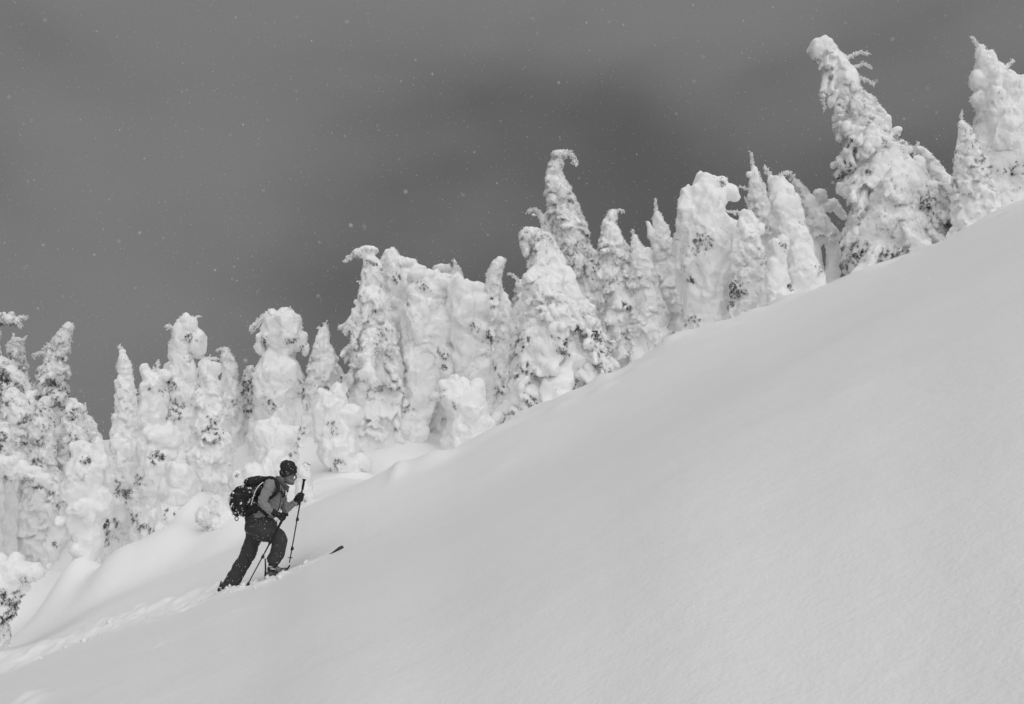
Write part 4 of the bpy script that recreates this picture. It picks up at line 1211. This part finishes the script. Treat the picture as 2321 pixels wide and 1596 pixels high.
def cord(name, pts, r, mat, par, O, sides=6):
    J = Joined()
    P = [Vector(K(*q)) for q in pts]
    # rounded path
    Q = []
    for i in range(len(P) - 1):
        p0, p1, p2, p3 = P[max(i - 1, 0)], P[i], P[i + 1], P[min(i + 2, len(P) - 1)]
        for k in range(5):
            t = k / 5
            Q.append(0.5 * ((2 * p1) + (p2 - p0) * t + (2 * p0 - 5 * p1 + 4 * p2 - p3) * t * t + (3 * p1 - p0 - 3 * p2 + p3) * t ** 3))
    Q.append(P[-1])
    J.add(*tube(Q, [r] * len(Q), sides))
    return J.obj(name, mat, par, O)
cord("white_piping", [(650, 388, -.20), (610, 420, -.225), (575, 470, -.235), (550, 540, -.235), (532, 612, -.225)], .0075, M_PIPE, pk, PKO)
cord("haul_loop", [(400, 728, -.12), (378, 728, -.14), (374, 750, -.15), (392, 765, -.15), (406, 745, -.14), (402, 728, -.12)], .006, M_STRAP, pk, PKO)
cord("rear_loop", [(352, 600, -.10), (342, 620, -.12), (348, 660, -.12), (368, 665, -.12), (362, 620, -.12), (352, 600, -.10)], .005, M_STRAP, pk, PKO)
cord("grab_handle", [(600, 350, -.03), (618, 328, 0), (640, 340, .03)], .009, M_STRAP, pk, PKO)
cord("shoulder_strap", [(640, 365, -.11), (700, 345, -.12), (755, 355, -.135), (790, 405, -.165), (795, 460, -.175), (760, 510, -.185), (705, 545, -.175), (650, 570, -.15)], .024, M_STRAP, pk, PKO, 8)
cord("shoulder_strap", [(640, 365, .11), (720, 350, .10), (800, 370, .09), (845, 430, .10), (850, 510, .12), (800, 560, .16)], .022, M_STRAP, pk, PKO, 8)
cord("chest_strap", [(795, 470, -.17), (830, 490, -.14), (858, 520, -.05), (860, 520, .05)], .010, M_STRAP, pk, PKO)
cord("chest_buckle", [(826, 470, -.135), (834, 505, -.135)], .013, M_STRAP, pk, PKO)
cord("lifter_strap", [(825, 440, -.145), (820, 560, -.14), (795, 670, -.13)], .006, M_STRAP, pk, PKO)
cord("hip_belt", [(480, 690, -.19), (540, 655, -.20), (590, 640, -.205), (640, 665, -.215), (690, 715, -.18)], .026, M_STRAP, pk, PKO, 8)
cord("side_strap", [(440, 420, -.15), (470, 520, -.215), (520, 640, -.21)], .006, M_STRAP, pk, PKO)
cord("side_strap", [(360, 480, -.10), (390, 440, -.12), (440, 425, -.12)], .006, M_STRAP, pk, PKO)

# ---- boots
def boot(ank, toe, dyv, shell, label, cuff_top):
    root = empty("ski_boot", ank)
    tag(root, label, "ski boot", "ski boots")
    O = np.array(ank)
    ank, toe = np.asarray(ank), np.asarray(toe)
    d = toe - ank
    B = Blobs()
    heel = ank + np.array((-.055, 0, -.085)); 
    fw = d / np.linalg.norm(d)
    B.limb([(heel, .052), (ank + np.array((.03, 0, -.060)), .055), (toe + np.array((-.03, 0, -.005)), .046), (toe, .040)], flat=((0, 1, 0), .92))
    B.limb([(ank + np.array((-.025, 0, -.05)), .056), (ank + np.array((-.01, 0, .03)), .058)])
    sh = skin_obj(B, "shell", shell, root, .007, 3, O)
    B = Blobs(); B.limb([(ank + np.array((-.02, 0, -.01)), .066), (np.asarray(cuff_top), .070)])
    skin_obj(B, "upper_cuff", M_BOOTD, root, .008, 2, O)
    side = -0.062
    for k, (px, pz) in enumerate(((-.03, .035), (.0, .005), (.035, -.035))):
        J = Joined()
        a = ank + np.array((px - .03, side, pz)); b = ank + np.array((px + .045, side + .012, pz - .012))
        J.add(*tube([a, (a + b) / 2 + np.array((0, -.008, 0)), b], [.009, .011, .008], 6)); J.obj("buckle", M_METAL if k < 2 else M_BOOTD, root, O)
    B = Blobs(); B.limb([(heel + np.array((0, 0, -.05)), .020), (toe + np.array((.02, 0, -.05)), .020)], flat=((0, 1, 0), 2.0))
    skin_obj(B, "sole", M_BOOTD, root, .008, 2, O)
    return root
boot(K(748, 1228, -.11), K(850, 1250, -.11), -.11, M_BOOT, "grey and black ski boot under the front knee", K(750, 1180, -.11))
boot(K(262, 1432, .13), K(360, 1440, .13), .13, M_BOOTD, "black ski boot of the trailing leg, half sunk in the snow", K(285, 1395, .13))

# ---- skis
def ski(label, cx0, cy0, cx1, cy1, dy, tip_up, bind, roll=0.0):
    a, b = K(cx0, cy0, dy), K(cx1, cy1, dy)
    root = empty("ski", a + (b - a) * .4)
    tag(root, label, "ski", "skis")
    O = np.array(root.location)
    d = b - a; Ln = np.linalg.norm(d); d /= Ln
    u0 = np.array((-d[2], 0, d[0])); s0 = np.array((0, 1.0, 0))
    up = u0 * math.cos(roll) + s0 * math.sin(roll); sd = s0 * math.cos(roll) - u0 * math.sin(roll)
    n = 40; V, Fc = [], []
    for i in range(n + 1):
        t = i / n
        w = .052 - .010 * math.sin(math.pi * t) + (.012 if t > .8 else 0) * min(1, (t - .8) / .1)
        if t > .93: w *= max(0.0, 1 - ((t - .93) / .07) ** 4) ** .5 * .55 + .45
        rise = tip_up * max(0, (t - .80) / .20) ** 1.7
        p = a + d * Ln * t + up * rise
        th = .006 if t > .8 else .010
        for s, u in ((-1, 0), (1, 0), (1, 1), (-1, 1)):
            V.append(p + sd * s * w + up * th * (u - .5))
    for i in range(n):
        for k in range(4):
            k2 = (k + 1) % 4
            Fc.append((i * 4 + k, i * 4 + k2, (i + 1) * 4 + k2, (i + 1) * 4 + k))
    Fc.append((3, 2, 1, 0)); Fc.append(tuple(n * 4 + k for k in range(4)))
    mesh_obj("board", V, Fc, M_SKI, root, O, smooth=False)
    if bind:
        bx, by = bind
        J = Joined(); c = K(bx, by, dy)
        J.add(*tube([c + d * -.04 + up * .01, c + d * .02 + up * .035, c + d * .06 + up * .03], [.030, .034, .020], 8)); J.obj("toe_binding", M_BOOTD, root, O)
        J = Joined(); J.add(*tube([c + d * .05 + up * .03, c + d * .10 + up * .075], [.014, .011], 8)); J.obj("toe_lever", M_STRAP, root, O)
    return root
sk1 = ski("front ski with only its dark tip poking out of the snow", 420, 1462, 1440, 1070, -.11, .095, (850, 1268), 0.62)
J = Joined(); J.add(*tube([K(668, 1325, -.12), K(672, 1230, -.12), K(668, 1130, -.12)], [.014, .012, .009], 8)); J.obj("heel_lever", M_STRAP, sk1, np.array(sk1.location))
sk2 = ski("trailing ski buried in its own track under the rear boot", -60, 1640, 870, 1290, .13, .05, None)
J = Joined(); J.add(*tube([K(208, 1490, .12), K(225, 1420, .12), K(240, 1352, .12)], [.014, .012, .009], 8)); J.obj("heel_lever", M_STRAP, sk2, np.array(sk2.location))
# ------------------------------------------------------------------ loose snow
rng = np.random.default_rng(11)
ICO1 = ico(1)
def specks(name, P, r, mat, label=None, parent=None, origin=(0, 0, 0), big=()):
    """small uneven six-cornered crystals of snow, one at each point"""
    o = np.array([(1, 0, 0), (-1, 0, 0), (0, 1, 0), (0, -1, 0), (0, 0, 1), (0, 0, -1)], float)
    f = np.array([(0, 2, 4), (2, 1, 4), (1, 3, 4), (3, 0, 4), (2, 0, 5), (1, 2, 5), (3, 1, 5), (0, 3, 5)])
    n = len(P)
    V = P[:, None, :] + o[None] * r[:, None, None] * rng.uniform(.7, 1.3, (n, 6, 1)) + rng.normal(0, .12, (n, 6, 3)) * r[:, None, None]
    Fc = (f[None] + (np.arange(n) * 6)[:, None, None]).reshape(-1, 3)
    V = V.reshape(-1, 3)
    if len(big):
        cv, cf = ICO1
        bp, br = big
        V2 = bp[:, None, :] + cv[None] * (br[:, None] * rng.uniform(.75, 1.2, (len(br), 3)))[:, None, :]
        F2 = (cf[None] + (np.arange(len(br)) * len(cv))[:, None, None]).reshape(-1, 3) + len(V)
        V, Fc = np.concatenate([V, V2.reshape(-1, 3)]), np.concatenate([Fc, F2])
    me = fast_mesh(name, V - np.asarray(origin), Fc)
    ob = link_mesh(name, me, mat, parent, smooth=True)
    ob["kind"] = "stuff"
    if label: ob["label"] = label
    return ob

# snow crystals caught on the pack, trousers and hat
def dust(o, n, rmin, rmax, name, bias=None):
    me = o.data
    v, nn = get_co(me), get_no(me)
    ok = np.where(nn[:, 1] < 0.35)[0]
    if bias is not None:
        w = bias(v[ok] + 0.0); ok = ok[rng.random(len(ok)) < w]
    pick = rng.choice(ok, min(n, len(ok)), replace=False)
    r = rmin + (rmax - rmin) * rng.random(len(pick)) ** 2.2
    return specks(name, v[pick] + nn[pick] * (r * 0.4)[:, None], r, M_FLAKE, None, o)
for o in pk.children:
    if o.name.startswith("pack_body"): dust(o, 190, .003, .019, "caught_snow", lambda v: np.clip(0.25 + 1.2 * gnoise(v / .12, 8), 0.02, 1))
    if o.name.startswith("rear_pocket"): dust(o, 120, .003, .030, "caught_snow", lambda v: np.clip(0.3 + 1.4 * gnoise(v / .08, 3), 0.02, 1))
    if o.name.startswith("top_lid"): dust(o, 60, .003, .010, "caught_snow")
for o in person.children:
    if o.name.startswith("trousers"): dust(o, 130, .0025, .007, "caught_snow")
    if o.name.startswith("beanie"): dust(o, 50, .0025, .006, "caught_snow")
    if o.name.startswith("jacket"): dust(o, 26, .0025, .006, "caught_snow")
    if o.name.startswith("glove"): dust(o, 8, .0025, .005, "caught_snow")

# clods thrown up beside the track
n = 420
tx = rng.uniform(-8.5, at(705, 1262, 14).x, n)
ty = TRACK_D - 0.2 + rng.normal(0, 0.26, n)
tz = ground(tx, ty)
r = 0.006 + 0.040 * rng.random(n) ** 4
specks("snow_clods", np.stack([tx, ty, tz + r * 0.2], 1), r, M_GROUND)

# snowflakes in the air, through the whole depth of the view
n = 26000
d = 0.9 + 30 * rng.random(n) ** 0.75
vx, vy = rng.uniform(-60, 2380, n), rng.uniform(-60, 1660, n)
P = np.array([at(a, b, c) for a, b, c in zip(vx, vy, d)])
gzv = ground(P[:, 0], P[:, 1], False)
ok = P[:, 2] > gzv + 0.25
P = P[ok]; r = 0.0014 + 0.0020 * rng.random(len(P)) ** 5
r = r * np.clip(P[:, 1] / 9, 0.45, 2.4)
nb = 46       # a few flakes close to the lens
Pb = np.array([at(a, b, c) for a, b, c in zip(rng.uniform(0, 2321, nb), rng.uniform(0, 1000, nb), rng.uniform(0.7, 2.6, nb))])
large = r / P[:, 1] > 0.00042
BP, BR = np.concatenate([P[large], Pb]), np.concatenate([r[large], rng.uniform(.0005, .0013, nb)])
P, r = P[~large], r[~large]
specks("falling_snow", P, r, M_FLAKE, "fine snowflakes drifting through the air", big=(BP, BR))
